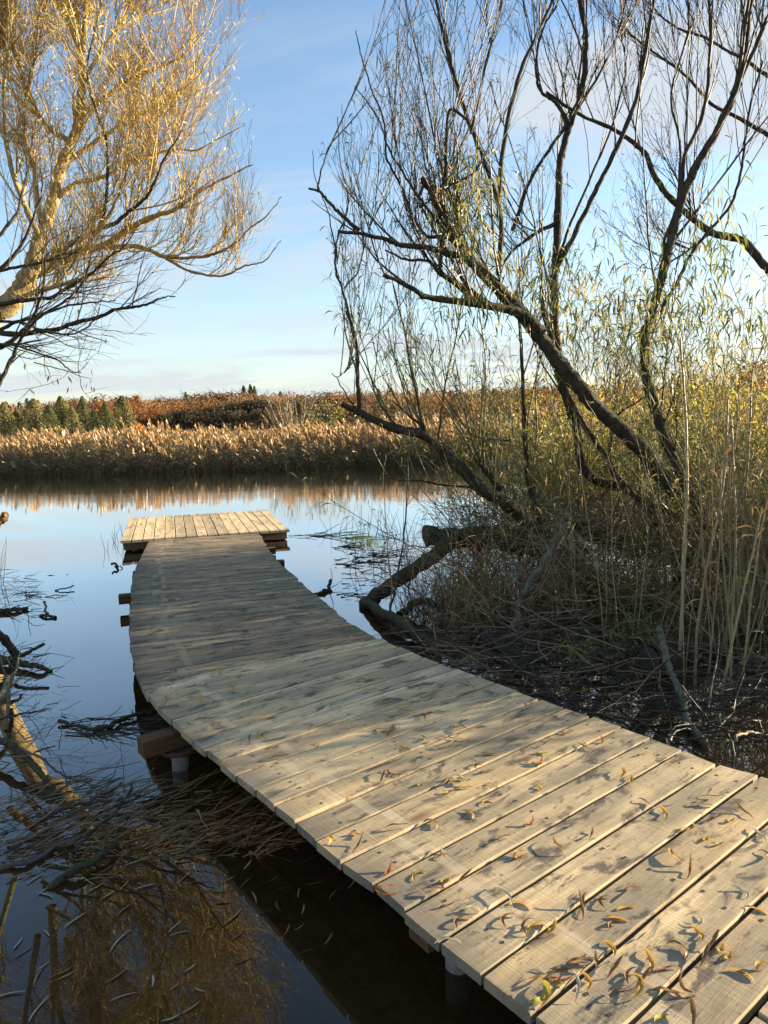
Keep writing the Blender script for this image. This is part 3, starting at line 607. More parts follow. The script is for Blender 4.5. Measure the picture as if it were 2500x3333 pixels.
LR(t1, c2([(480, 985), (482, 900), (500, 820), (492, 690), (500, 600), (506, 500), (520, 400), (575, 430)], 6.0, 5.9), .026, .014)
LR(t1, c2([(560, 890), (500, 850), (430, 850), (390, 790), (375, 740), (350, 660), (300, 560), (280, 420), (230, 300), (190, 160), (175, 110)], 6.0, 5.7), .024, .004)
LR(t1, c2([(500, 830), (440, 760), (360, 640), (300, 540), (250, 420), (170, 310)], 5.95, 5.6), .02, .004)
LR(t1, c2([(690, 990), (690, 780), (650, 640), (600, 500), (540, 320), (500, 180), (470, 40), (440, -120)], 6.2, 6.1), .03, .012)
LR(t1, c2([(690, 790), (705, 560), (760, 280), (830, 120), (890, -10), (930, -150)], 6.2, 6.5), .028, .014)
LR(t1, c2([(590, 480), (640, 260), (690, 60), (720, -100)], 6.1, 6.3), .018, .008)
LR(t1, c2([(430, 640), (400, 745), (500, 680), (600, 620), (650, 540)], 5.9, 5.8), .016, .006)
shoots(limbs[1:], t1, 9, (.5, 1.7), .95, .15, .9, 6, 2, .30, topz=3.2)
clumps(t1, [P(1000 + x * K2, y * K2, 5.9 + rng.normal(0, .15)) for x, y in [(560, 700), (600, 740), (560, 770), (520, 720), (470, 790), (640, 640), (590, 640), (430, 770), (660, 860), (545, 830), (620, 800), (640, 1060), (540, 1060), (730, 1030), (820, 1000)]], 26)

# upright willow behind it
limbs = []
t2 = thing('willow_tree', 'slender upright willow stem with lichen standing behind the leaning trunk', 'tree', (2.95, 7.1, 0))
LR(t2, [np.array([3.2, 7.1, -.1]), np.array([2.75, 7.1, .8])] + list(c4([(1010, 600), (960, 420), (905, 240), (885, 90)], 7.1, 7.0)) + list(c2([(885, 1080), (890, 900), (905, 700), (905, 560), (940, 440), (970, 350), (990, 230), (990, 100), (972, -20), (960, -200)], 7.0, 6.9)), .058, .020, 'bark_dark', 'trunk')
LR(t2, c2([(905, 800), (830, 840), (740, 905), (700, 960)], 7.0, 6.9), .03, .012)
LR(t2, c2([(940, 440), (890, 370), (835, 330), (820, 240), (845, 120), (900, 20)], 6.9, 6.8), .026, .008)
LR(t2, c2([(900, 960), (960, 870), (1020, 740), (1100, 560), (1170, 380), (1210, 180), (1250, -20), (1275, -180)], 7.0, 6.7), .036, .018)
LR(t2, c2([(740, 830), (800, 660), (880, 530), (960, 420), (1060, 250), (1130, 100), (1160, -40)], 6.9, 7.0), .026, .01)
LR(t2, c2([(880, 1000), (950, 800), (1040, 600), (1110, 420), (1150, 250), (1120, 80)], 7.0, 7.2), .02, .008)
shoots(limbs, t2, 12, (.6, 1.8), .95, .3, 1.2, 7, 2, .32, topz=3.0)
clumps(t2, [P(1000 + x * K2, y * K2, 6.9) for x, y in [(900, 1010), (870, 980), (960, 1060), (1000, 980), (850, 1060), (980, 1150), (920, 1200)]], 22)

# right edge willow and its arching limb
limbs = []
t3 = thing('willow_tree', 'willow at the right edge with straight dark stems fanning up out of the picture', 'tree', (3.3, 5.9, 0))
LR(t3, [np.array([3.45, 6.3, -.1])] + list(c4([(1390, 700), (1330, 560), (1290, 420), (1240, 260), (1230, 100)], 6.3, 6.1)) + list(c2([(1245, 1160), (1290, 1000), (1340, 780), (1400, 620), (1490, 450), (1560, 270), (1590, 60), (1605, -120)], 6.1, 5.8)), .062, .022, 'bark_dark', 'trunk')
LR(t3, c2([(1530, 340), (1590, 220), (1660, 60), (1740, -120)], 5.85, 5.7), .026, .016)
LR(t3, c2([(1340, 780), (1360, 560), (1425, 400), (1450, 150), (1440, -60)], 6.0, 6.1), .026, .012)
LR(t3, c2([(1260, 1130), (1330, 1000), (1370, 930), (1440, 840), (1530, 740), (1560, 640), (1590, 440), (1640, 220)], 6.1, 5.9), .024, .010)
LR(t3, c2([(1290, 1000), (1280, 880), (1330, 720), (1340, 520), (1310, 330), (1370, 100), (1360, -60)], 6.0, 6.3), .02, .008)
shoots(limbs, t3, 12, (.5, 1.6), .9, .25, 1.2, 7, 2, .36, topz=2.9)
clumps(t3, [P(1000 + x * K2, y * K2, 5.8 + rng.normal(0, .2)) for x, y in [(1080, 1080), (1180, 1090), (1250, 1050), (1300, 1120), (1160, 1160), (1080, 1180), (1290, 1190), (1480, 720), (1430, 880), (1500, 910), (1390, 1030), (1640, 1130), (1560, 1160), (1460, 1180)]], 30)
limbs = []
t4 = thing('willow_tree', 'arching willow limb entering from the right edge and bending up to the left', 'tree', (6.2, 6.8, 0))
LR(t4, [np.array([5.3, 7.4, -.1]), np.array([5.1, 7.3, 1.2]), np.array([4.75, 7.2, 2.2])] + list(c2([(1700, 1030), (1640, 960), (1560, 870), (1450, 840), (1330, 750), (1250, 650), (1210, 560), (1110, 480), (980, 420), (860, 330)], 7.0, 7.0)), .062, .012, 'bark_dark', 'trunk')
LR(t4, c2([(1690, 500), (1560, 430), (1450, 370), (1350, 260), (1230, 170), (1100, 60)], 7.4, 7.4), .03, .008)
LR(t4, c2([(1700, 300), (1580, 220), (1440, 140), (1320, 90), (1200, -20)], 7.4, 7.6), .026, .008)
LR(t4, c2([(1450, 840), (1330, 930), (1240, 980)], 7.0, 6.9), .02, .006)
shoots(limbs, t4, 11, (.5, 1.5), .9, .25, 1.5, 7, 2, .5, leafm='leaf_olive', topz=2.7)

# low willow leaning out to the left over the river
limbs = []
t5 = thing('willow_tree', 'low mossy willow trunk leaning left over the water with upright shoots along it', 'tree', (2.35, 6.7, 0))
LR(t5, [np.array([2.6, 6.8, -.15])] + list(c4([(990, 960), (850, 830), (750, 720), (620, 640), (540, 560), (430, 470), (330, 440), (200, 390), (125, 347)], 6.7, 6.1)), .10, .025, nm='trunk', sides=12, cap=True)
LR(t5, list(c4([(185, 385), (175, 250), (165, 110), (140, 10)], 6.15, 6.1)) + list(c2([(165, 1190), (130, 1050), (105, 950), (110, 850), (150, 720), (120, 560), (110, 420)], 6.1, 6.0)), .026, .004)
LR(t5, c2([(110, 950), (95, 860), (70, 760), (30, 640), (20, 540)], 6.1, 6.0), .010, .003)
LR(t5, c2([(130, 1040), (180, 980), (210, 860), (250, 760), (300, 690)], 6.1, 6.1), .010, .003)
LR(t5, c4([(200, 388), (150, 330), (128, 285), (108, 252), (88, 238)], 6.15, 6.0), .010, .004)
LR(t5, c4([(108, 252), (130, 235), (160, 218)], 6.0, 6.0), .006, .003)
LR(t5, c4([(445, 475), (400, 420), (350, 370), (308, 338)], 6.35, 6.2), .022, .008)
LR(t5, c4([(700, 655), (660, 610), (630, 575), (608, 528)], 6.55, 6.4), .045, .032, cap=True)
LR(t5, c4([(640, 655), (500, 640), (420, 628), (330, 625), (240, 600)], 6.6, 6.2), .018, .005)
LR(t5, c4([(430, 460), (380, 250), (340, 60), (310, -80)], 6.3, 6.3), .018, .006)
LR(t5, c4([(320, 430), (250, 330), (215, 200), (180, 80), (150, 20)], 6.2, 6.1), .010, .003)
LR(t5, c4([(470, 500), (490, 300), (530, 120), (560, -40)], 6.4, 6.5), .014, .005)
shoots(limbs, t5, 7, (.4, 1.3), 1.1, .1, .8, 5, 2, .35, twm='shoot', topz=9)
limbs = []
t6 = thing('willow_tree', 'thin mossy trunk slanting up to the left just below the main leaning willow', 'tree', (3.2, 6.9, 0))
LR(t6, [np.array([3.75, 7.0, -.1])] + list(c4([(1340, 760), (1200, 690), (1120, 610), (1080, 540), (1010, 440), (950, 330), (905, 200), (860, 60), (840, -80)], 6.9, 6.9)), .045, .018, nm='trunk')
LR(t6, c4([(860, 830), (800, 640), (780, 480), (770, 300), (765, 100), (750, -60)], 6.7, 6.8), .045, .014)
LR(t6, c4([(730, 480), (640, 470), (560, 455)], 6.7, 6.6), .014, .004)
LR(t6, c4([(1090, 540), (1110, 400), (1200, 330), (1280, 290)], 6.9, 6.7), .02, .008)
shoots(limbs, t6, 9, (.5, 1.5), .9, .1, .7, 6, 2, .5, twm='shoot', topz=9)

# ------------------------------------------------------------------ osier and shrub thicket
def osier(x, y, z, n, h, label, group, leafm, lf=.6, spread=.35, twm='shoot', leafL=(.07, .13), lw_=.011, k2=9, nm='willow_shrub', cat='shrub', rr0=(.004, .010)):
    root = thing(nm, label, cat, (x, y, z), group)
    S = np.array([x, y, z - .1]) + rng.normal(0, 1, (n, 3)) * np.array([.22, .22, 0]); Dd = np.stack([rng.normal(0, spread, n), rng.normal(0, spread, n), np.ones(n)], 1)
    b1 = grow(S, Dd, h * rng.uniform(.55, 1.1, n), 9, .06, .03); rb1 = taper(rng.uniform(*rr0, n), 9, .25)
    mb = MB(); tubes(mb, b1, rb1, 4); mb.build('stem', M[twm], root)
    S, Dd, rr, tt = spawn(b1, rb1, k2, .25, 1., (.3, .8), .3, .5)
    b2 = grow(S, Dd, rng.uniform(.2, .6, len(S)), 6, .12, .03); rb2 = taper(np.full(len(S), .0026), 6, .45)
    mb = MB(); tubes(mb, b2, rb2, 3); cr_ = mb.build('crown', M[twm], root)
    mb = MB(); S = np.concatenate([b2[:, 2], b2[:, 3], b2[:, 4], b2[:, 5]]); Dd = np.concatenate([b2[:, 5] - b2[:, 3]] * 4) + rng.normal(0, .12, (4 * len(b2), 3)); s_ = rng.random(len(S)) < lf; S, Dd = S[s_], Dd[s_]
    leaves(mb, S, Dd, rng.uniform(*leafL, len(S)), lw_, droop=.8); mb.build('foliage', M[leafm], cr_)
    return root
ol = 'olive leaved osier bush '
for x, y, n, h, lab in ((1.05, 7.0, 24, 2.1, ol + 'at the left end of the thicket above the water'), (1.7, 7.5, 30, 2.7, ol + 'between the low trunk and the upright willow'),
                        (2.3, 7.8, 32, 3.0, ol + 'straight behind the lichen covered broken branch'), (3.0, 7.6, 34, 3.1, ol + 'behind the middle of the leaning trunk'),
                        (3.7, 7.4, 34, 3.1, ol + 'behind the foot of the leaning trunk'), (4.4, 7.2, 34, 3.2, ol + 'at the right edge behind the tall dry stems'),
                        (3.35, 5.35, 20, 3.0, ol + 'in front of the foot of the leaning trunk'), (2.75, 5.9, 18, 2.5, ol + 'beside the thin slanting trunk'), (3.0, 4.75, 18, 2.6, ol + 'nearest the boardwalk at the right edge'), (3.9, 5.2, 34, 2.3, ol + 'low at the right edge behind the nearest one'), (4.6, 6.1, 34, 2.4, ol + 'half hidden at the right edge')):
    osier(x, y, .0, n, h, lab, 'osier bushes in the right thicket', 'leaf_olive', .8)
for x, y, h, lab in ((3.15, 4.8, 1.35, 'low dense osier bush added for shade at the right edge nearest the boards'), (3.8, 4.85, 1.5, 'low dense osier bush added for shade second from the boards at the right edge'), (4.5, 5.0, 1.7, 'low dense osier bush added for shade third from the boards at the right edge'), (5.3, 5.2, 1.9, 'low dense osier bush added for shade farthest from the boards at the right edge')):
    osier(x, y, .0, 40, h, lab, 'low dense osiers added for shade at the right edge', 'leaf_olive', .8, .4, 'brush', (.07, .13), .013, 12)  # mostly out of view, added to shade the middle of the boardwalk
yl = 'sunlit yellow green bush '
for x, y, h, lab in ((2.7, 8.8, 1.6, yl + 'at the river end of the right bank'), (4.2, 9.0, 1.9, yl + 'behind the upright willow'), (5.6, 9.3, 2.0, yl + 'behind the leaning trunk'), (7.0, 9.7, 2.1, yl + 'at the right edge behind the willows'),
                     (3.8, 16.5, 2.4, yl + 'further back towards the far reeds'), (6.2, 16.5, 2.7, yl + 'further back behind the leaning trunk'), (8.8, 17.5, 2.9, yl + 'further back at the right edge')):
    osier(x, y, .15, 46, h, lab, 'yellow bushes on the right bank', 'leaf_yellow', .85, .45, 'shoot', (.09, .17), .02, 12)
for x, y, n, h, lab in ((2.30, 4.45, 18, 2.3, 'clump of fine straw coloured reed stems right of the bent dry reed'), (2.75, 4.5, 24, 2.5, 'clump of fine straw coloured reed stems nearest the right edge'), (2.9, 5.3, 24, 2.6, 'clump of fine straw coloured reed stems behind the tall dry reeds'), (1.85, 5.2, 9, 1.9, 'thin clump of straw coloured reed stems left of the tall dry reeds')):
    osier(x, y, .0, n, h, lab, 'straw reed clumps at the right edge', 'sedge', .35, .16, 'straw', (.08, .16), .010, 3, 'reed_clump', 'reeds', (.0028, .0055))
osier(.75, 6.75, -.05, 16, .9, 'dark red twigged bush at the water edge left of the thicket', None, 'sedge', .12, .55, 'redtwig', (.03, .05), .01, 14)
osier(3.9, 6.0, .0, 14, 1.2, 'reddish seeded bush at the foot of the leaning trunk', None, 'sedge', .5, .45, 'redtwig', (.03, .06), .012, 14)
# tall dry stems by the right edge
def stalk(l, Y, r, lab):
    p = wobble(catmull(c1(l, Y, Y), 6), .002); mb = MB(); tubes(mb, p, np.linspace(r, r * .55, len(p)), 6)
    for i in range(3, len(p) - 1, 4):
        tubes(mb, np.array([p[i] - [0, 0, .006], p[i], p[i] + [0, 0, .006]]), np.array([r, r * 1.35, r]) * .9, 6)
    t = thing('dry_reed', lab, 'reed', p[0], 'tall dry stems by the right edge'); mb.build('stem', M['straw'], t)
    mb = MB(); k = rng.integers(8, len(p) - 1, 7); leaves(mb, p[k], rng.normal(0, .4, (7, 3)) + [0, 0, .2], rng.uniform(.1, .22, 7), .012, droop=1.2); mb.build('foliage', M['sedge'], t)
for l, Y, r, lab in (([(2212, 2120), (2222, 1900), (2234, 1650), (2236, 1450), (2225, 1250), (2215, 1100)], 4.4, .011, 'thickest straight dry stem standing left of the stem clump'),
                     ([(2258, 2260), (2272, 2050), (2300, 1850), (2330, 1690), (2360, 1500), (2370, 1300)], 4.2, .0095, 'pale dry stem that bends to the right near its middle'),
                     ([(2375, 2250), (2380, 2050), (2395, 1800), (2390, 1560), (2380, 1350)], 4.1, .009, 'upright dry stem in the middle of the clump at the right edge'),
                     ([(2350, 2240), (2400, 2000), (2450, 1800), (2480, 1650)], 4.0, .008, 'dry stem leaning right in front of the clump'),
                     ([(2420, 2210), (2440, 1980), (2475, 1750), (2520, 1500)], 4.2, .008, 'dry stem leaning out of the picture at the right edge'),
                     ([(2390, 2230), (2360, 1950), (2345, 1700), (2350, 1500)], 4.5, .008, 'dry stem leaning left within the clump'),
                     ([(2440, 2180), (2420, 1900), (2425, 1700), (2440, 1450), (2450, 1200)], 4.6, .009, 'tallest dry stem at the right edge'),
                     ([(2335, 2180), (2310, 1980), (2290, 1800), (2280, 1600)], 4.6, .007, 'thin dry stem leaning left beside the bent stem')):
    stalk(l, Y, r, lab)

# ------------------------------------------------------------------ fallen wood on the right
def log(nm, lab, cat, pts, r0, r1, mt, capm=None, group=None, sides=12, kids=0, amp=.006, kidL=(.1, .35)):
    p = wobble(catmull(pts, 11), amp); n = len(p); r = (r0 + (r1 - r0) * np.linspace(0, 1, n)) * (1 + rng.normal(0, .05, n)); mb = MB(); tubes(mb, p, r, sides, rough=.09)
    mats = [M[mt]]
    if capm:
        mats.append(M[capm])
        for e, i in ((0, 0), (-1, n - 1)):
            T = norm(p[1] - p[0]) * -1 if e == 0 else norm(p[-1] - p[-2]); U = norm(np.cross(T, [0.1, .2, 1])); V = np.cross(T, U); c = p[i] + T * .002
            ring = [c + (U * math.cos(a) + V * math.sin(a)) * r[i] * 1.0 for a in np.arange(16) * math.pi / 8]; mb.add(np.vstack([c + T * .004, ring]), t=[(0, 1 + k, 1 + (k + 1) % 16) for k in range(16)], m=1)
    if kids:
        S, Dd, rr, tt = spawn(p[None], r[None], kids, .1, 1., (.4, 1.1), .1, .3); q = grow(S, Dd, rng.uniform(*kidL, kids), 6, .2, .0); tubes(mb, q, taper(np.clip(rr, .002, .008), 6, .4), 4)
    o = mb.build(nm, mats, None, True, origin=p[0]); return tag(o, lab, cat, group)
log('fallen_log', 'thick mossy fallen trunk lying across the right thicket above the sedge', 'log', [P(1385, 1745, 6.6), P(1480, 1755, 6.6), P(1600, 1765, 6.6), P(1740, 1785, 6.5), P(1880, 1850, 6.3), P(2050, 1935, 6.1), P(2230, 2000, 5.9), P(2500, 2080, 5.7)], .095, .15, 'bark_moss', 'cutdark', kids=6)
log('fallen_log', 'second dark mossy trunk rising to the left behind the thick fallen one', 'log', [P(2560, 1900, 6.9), P(2350, 1830, 6.9), P(2150, 1790, 6.9), P(1960, 1740, 6.9), P(1850, 1700, 7.0)], .13, .06, 'bark_moss', 'cutdark', kids=4)
log('fallen_branch', 'stout mossy branch propped from the fallen trunk down into the water', 'branch', [P(1500, 1735, 6.5), P(1440, 1790, 6.4), P(1360, 1850, 6.3), P(1280, 1910, 6.2), W(1205, 1975), W(1170, 2010, -.12)], .07, .065, 'bark_moss', None, kids=5)
log('fallen_log', 'mossy log lying in the water with an orange cut end near the boards', 'log', [W(1190, 1955, .03), W(1250, 2000, .05), W(1320, 2040, .05), W(1380, 2075, .045), W(1418, 2108, .05)], .046, .044, 'bark_moss', 'cut')
log('broken_branch', 'pale lichen covered broken branch with a splintered top standing in the water', 'branch', [W(1655, 2090, -.15), P(1664, 2050, 5.35), P(1675, 1960, 5.45), P(1720, 1870, 5.5), P(1775, 1790, 5.5), P(1825, 1715, 5.5), P(1842, 1690, 5.5)], .026, .04, 'bark_lichen', 'cut')
log('broken_branch', 'grey lichen covered stick leaning beside the round cut log', 'branch', [P(2140, 2040, 4.2), P(2165, 2110, 4.1), P(2200, 2220, 3.9), P(2240, 2320, 3.65), W(2290, 2425), W(2300, 2450, -.15)], .020, .019, 'bark_lichen', 'cut')
ce = W(2112, 2160, .10)
log('cut_log', 'dark round cut log end pointing at the boardwalk with green moss on top', 'log', [ce, ce + [.25, .2, -.01], ce + [.6, .46, -.04], ce + [1.0, .75, -.08]], .10, .11, 'bark_moss', 'cutdark', sides=18)
log('fallen_branch', 'curved branch lying over the water beside the sedge', 'branch', [W(1300, 2000, .03), P(1340, 1965, 5.9), P(1380, 1958, 5.9), P(1420, 1975, 5.8), W(1470, 2010, .0)], .03, .026, 'bark_moss', None)
dk = [('long bent branch arching over the dark water towards the boards', [(1560, 2075), (1640, 2100), (1720, 2150), (1800, 2250), (1880, 2370)], .10, .013), ('thin branch lying straight towards the round cut log', [(1560, 2175), (1760, 2170), (1950, 2150), (2100, 2120)], .08, .012),
      ('dark branch running along the edge of the boards', [(1430, 2190), (1560, 2230), (1700, 2290), (1850, 2375)], .03, .018), ('long branch crossing in front of the round cut log', [(1750, 2110), (1900, 2150), (2050, 2250), (2200, 2330)], .09, .010),
      ('dead branch lying below the lichen covered broken branch', [(1480, 2060), (1600, 2068), (1720, 2100), (1830, 2110)], .06, .012), ('crooked branch in the water right of the lichen stick', [(2330, 2420), (2400, 2400), (2480, 2390), (2540, 2380)], .12, .010),
      ('branch lying left of the round cut log', [(1880, 2190), (1980, 2180), (2080, 2190)], .07, .02), ('dead branch reaching out to the boards', [(1640, 2270), (1760, 2260), (1900, 2290), (2060, 2370)], .06, .012),
      ('long dead branch in front of the dry stems', [(2080, 2330), (2220, 2290), (2360, 2280), (2520, 2250)], .08, .010), ('dead branch behind the round cut log', [(1900, 2060), (2050, 2090), (2180, 2070), (2330, 2100)], .12, .014)]
for lab, l, z, r in dk:
    log('dead_branch', lab, 'branch', [W(x, y, z * (.4 + .6 * math.sin(3.1 * (i + .2) / len(l)))) for i, (x, y) in enumerate(l)], r, r * .5, 'bark_dark', None, 'dead branches over the dark water', 6, 9, .004, (.15, .5))
# brushwood: a mass of thin dead twigs over the shaded water
mb = MB(); n = 420
c = np.array([W(rng.uniform(1380, 2560), rng.uniform(2040, 2420)) for _ in range(n)]); xw = (c[:, 0] > -.2 + np.clip(3.5 - c[:, 1], 0, 9) * .9)
onright = np.array([q[0] > np.interp(q[1], [a[1] for a in Rs], [a[0] for a in Rs]) + .12 for q in c]); c = c[onright]; n = len(c)
S = c + np.stack([rng.normal(0, .1, n), rng.normal(0, .1, n), rng.uniform(.0, .16, n)], 1); Dd = np.stack([rng.normal(0, 1, n), rng.normal(0, .5, n), rng.normal(.02, .16, n)], 1)
q = grow(S, Dd, rng.uniform(.2, .8, n), 6, .16, -.02); q[..., 2] = np.maximum(q[..., 2], -.02); tubes(mb, q, taper(rng.uniform(.002, .006, n), 6, .4), 4)
n = 260; k_ = rng.integers(0, len(c), n); S = c[k_] + np.stack([rng.normal(0, .1, n), rng.normal(0, .1, n), rng.uniform(.02, .2, n)], 1); q = grow(S, np.stack([rng.normal(0, 1, n), rng.normal(0, .5, n), rng.normal(.05, .2, n)], 1), rng.uniform(.2, .9, n), 6, .18, -.03); q[..., 2] = np.maximum(q[..., 2], -.02); q = q[q[:, 0, 1] > 4.0]; n = len(q); tubes(mb, q, taper(rng.uniform(.002, .006, n), 6, .4), 4, 1)
tag(mb.build('brushwood', [M['deadtwig'], M['brush']]), kind='stuff')
mb = MB(); n = 3600; c = np.stack([rng.uniform(.8, 5.4, n), rng.uniform(5.2, 8.6, n), rng.uniform(-.02, .8, n)], 1)
c[:, 2] *= np.clip((c[:, 1] - 4.9) / 1.2, .25, 1)
Dd = np.stack([rng.normal(0, .8, n), rng.normal(0, .5, n), rng.normal(.25, .4, n)], 1); q = grow(c, Dd, rng.uniform(.3, 1.0, n), 6, .15, .0); tubes(mb, q, taper(rng.uniform(.002, .006, n), 6, .4), 3)
n = 15000; c = np.stack([rng.uniform(.8, 5.6, n), rng.uniform(5.8, 9.0, n), rng.uniform(.1, 2.7, n) * rng.uniform(.5, 1, n)], 1); kk_ = fbm(c[:, 0] * 1.5, c[:, 1] + c[:, 2] * 2, 1.1) + rng.normal(0, .5, n) > .1; c = c[kk_]; n = len(c)
leaves(mb, c, rng.normal(0, .7, (n, 3)) + [0, 0, -.3], rng.uniform(.06, .14, n), rng.uniform(.008, .013, n), 1, droop=1.)
tag(mb.build('undergrowth', [M['brush'], M['leaf_olive']]), kind='stuff')
# sedge tussocks
def tussock(x, y, n, h, lab, m='sedge', nm='sedge_tussock', grp='sedge tussocks under the fallen trunk', r=.16, w=.008):
    S = np.array([x, y, -.03]) + rng.normal(0, r, (n, 3)) * [1, 1, .1]; Dd = np.stack([rng.normal(0, .45, n), rng.normal(0, .45, n), np.ones(n)], 1)
    b = grow(S, Dd, h * rng.uniform(.6, 1.25, n), 7, .10, .02, droop=.75); T = norm(np.gradient(b, axis=1)); sd = norm(np.cross(T, rng.normal(size=(n, 1, 3)))) * (w * np.linspace(1, .15, 7))[None, :, None] * .5
    v = np.stack([b + sd, b - sd], 2); k = np.arange(n)[:, None] * 14 + np.arange(6)[None] * 2; mb = MB(); mb.add(v, q=np.stack([k, k + 1, k + 3, k + 2], -1).reshape(-1, 4), tint=np.repeat(rng.random(n), 14))
    return tag(mb.build(nm, M[m], origin=(x, y, 0)), lab, 'sedge' if m == 'sedge' else 'grass', grp)
for x, y, h, lab in ((.42, 6.0, .62, 'brown sedge tussock leftmost under the propped branch'), (.82, 6.1, .78, 'tallest brown sedge tussock in the middle under the fallen trunk'), (1.2, 5.9, .6, 'brown sedge tussock left of the lichen covered branch'),
                     (.7, 5.6, .46, 'low brown sedge tussock in front of the tall one'), (1.65, 6.2, .6, 'brown sedge tussock right of the lichen covered branch'), (2.2, 6.0, .6, 'brown sedge tussock under the low end of the fallen trunk'), (2.9, 5.6, .55, 'brown sedge tussock farthest right')):
    tussock(x, y, 240, h, lab)
q = W(1190, 1768); tussock(q[0], q[1], 170, .20, 'small bright green grass tuft growing out of the water', 'grass', 'grass_tuft', None, .13, .006)
for px, py, h, lab in ((2020, 2090, .35, 'green leafed plant left of the round cut log'), (2110, 2075, .36, 'green leafed plant behind the round cut log'), (1880, 2150, .3, 'low green plant among the dead branches')):
    q = W(px, py + 60); root = thing('water_plant', lab, 'plant', q, 'green plants by the round cut log'); n = 7
    S = q + rng.normal(0, .03, (n, 3)) * [1, 1, 0]; b = grow(S, np.stack([rng.normal(0, .3, n), rng.normal(0, .3, n), np.ones(n)], 1), np.full(n, h), 6, .08); mb = MB(); tubes(mb, b, taper(np.full(n, .003), 6), 4); mb.build('stem', M['shoot'], root)
    mb = MB(); S = b[:, 2:].reshape(-1, 3); S = np.concatenate([S, S]); leaves(mb, S, rng.normal(0, 1, (len(S), 3)) + [0, 0, .2], rng.uniform(.06, .12, len(S)), .014, droop=1.2); mb.build('foliage', M['grass'], root)
# ------------------------------------------------------------------ far bank: reed bed
def reeds(n, xr, yr, hf, name, plume=.7):
    mb = MB(); X = rng.uniform(*xr, n); dy = rng.random(n) ** 1.3; Y = yr[0] + .03 * X + (yr[1] - yr[0]) * dy + .5 * fbm(X, X * 0, .25)
    h = hf(X, dy) * rng.uniform(.68, 1.12, n) ** 1.0; S = np.stack([X, Y, np.full(n, -.1)], 1)
    lean = np.stack([rng.normal(-.05, .11, n), rng.normal(0, .08, n), np.ones(n)], 1); fr_ = (dy < .12) & (rng.random(n) < .45); lean[fr_, :2] += rng.normal(0, .55, (fr_.sum(), 2)) - [0, .35]; h = np.where(fr_, h * .8, h)
    b = grow(S, lean, h, 5, .035, .0); tubes(mb, b, taper(np.full(n, .006), 5, .5), 3, 0)
    for k in range(7):
        t = rng.uniform(.15, .85, n); x = t * 4; i = x.astype(int); f = (x - i)[:, None]; a = np.arange(n); p0 = b[a, i] * (1 - f) + b[a, np.minimum(i + 1, 4)] * f
        az = rng.uniform(0, 6.28, n); leaves(mb, p0, np.stack([np.cos(az) - .25, np.sin(az), rng.uniform(.2, 1.5, n)], 1), rng.uniform(.22, .5, n), rng.uniform(.014, .03, n), 1, droop=1.1)
    s = rng.random(n) < plume * (.35 + .65 * np.clip(dy * 3, 0, 1)); tp = b[s, -1]; d = norm(b[s, -1] - b[s, -2]) + np.array([-.28, 0, .0])
    sc_ = rng.uniform(1.0, 1.75, len(tp))
    for k, (o, ln_) in enumerate(((0, .12), (.02, .13), (.05, .12), (.08, .11), (.11, .10), (.03, .11), (.06, .12))):
        leaves(mb, tp + d * (o * sc_)[:, None], d + rng.normal(0, .20, tp.shape), ln_ * sc_,   .036 * sc_, 2, droop=.1, quads=1)
    return tag(mb.build(name, [M['reedstem'], M['reedleaf'], M['plume']]), kind='stuff')
def hf(X, dy): return .98 + .36 * np.clip(dy * 1.6, 0, 1) + .10 * np.sin(X * .55 + .6) + .10 * np.sin(X * 1.7) + .11 * fbm(X, dy * 5, 2.3) - .14 * np.exp(-((X + 6.6) / .9) ** 2) + .06 * np.clip((X + 6) / 5, 0, 1)
reeds(8600, (-17.5, 5.0), (SHORE, SHORE + 5.5), hf, 'reed_bed', .36)
reeds(900, (4.2, 10.5), (16.5, 23.0), lambda X, dy: 1.7 + 0 * X, 'reed_bed', .5)

# ------------------------------------------------------------------ far wood
def blob(n, w, h, base, kind):
    """crown leaf clumps round a stem, standing on z=0"""
    if kind == 'spruce':
        t = rng.random(n) ** .8; r = w * .5 * (1 - t) ** .85 * (.75 + .25 * np.abs(np.sin(t * 26))) * np.sqrt(rng.uniform(.25, 1, n)) + .03 * w; a = rng.uniform(0, 6.28, n)
        S = np.stack([r * np.cos(a), r * np.sin(a), base + t * (h - base)], 1); Dd = np.stack([np.cos(a), np.sin(a), rng.normal(-.25, .25, n)], 1)
    else:
        k = 9; cc = rng.normal(0, 1, (k, 3)); cc = norm(cc) * rng.uniform(.25, .62, (k, 1)); j = rng.integers(0, k, n); u = norm(rng.normal(size=(n, 3))) * rng.uniform(.30, .46, (n, 1))
        q = cc[j] + u; S = np.stack([q[:, 0] * w * .52, q[:, 1] * w * .52, (base + h) / 2 + q[:, 2] * (h - base) * .5], 1); Dd = norm(u + rng.normal(0, .25, (n, 3)) + [0, 0, .25])
    return S, Dd
def crown_faces(mb, S, Nn, size, base_t, m=0):
    n = len(S); Nn = norm(Nn + rng.normal(0, .28, (n, 3))); U = norm(np.cross(Nn, rng.normal(size=(n, 3)))); V = np.cross(Nn, U)
    a = (size * rng.uniform(.45, 1.1, n) * .5)[:, None]; b = (size * rng.uniform(.35, .8, n) * .5)[:, None]
    v = np.stack([S - U * a, S + V * b + U * a * .2, S + U * a, S - V * b - U * a * .2], 1); mb.add(v, q=np.arange(n)[:, None] * 4 + np.array([[0, 1, 2, 3]]), m=m, tint=np.repeat(np.clip(base_t + rng.normal(0, .10, n), 0, 1), 4))
def fmat(nm, st): M[nm] = leafmat(nm, [(p_, tuple(min(.7, c_ * 1.25) for c_ in col)) for p_, col in st], .38, .1, .25, 0.)
fmat('spruce_needles', [(0, (.035, .05, .02)), (.45, (.085, .10, .04)), (.75, (.16, .15, .065)), (1, (.25, .20, .10))])
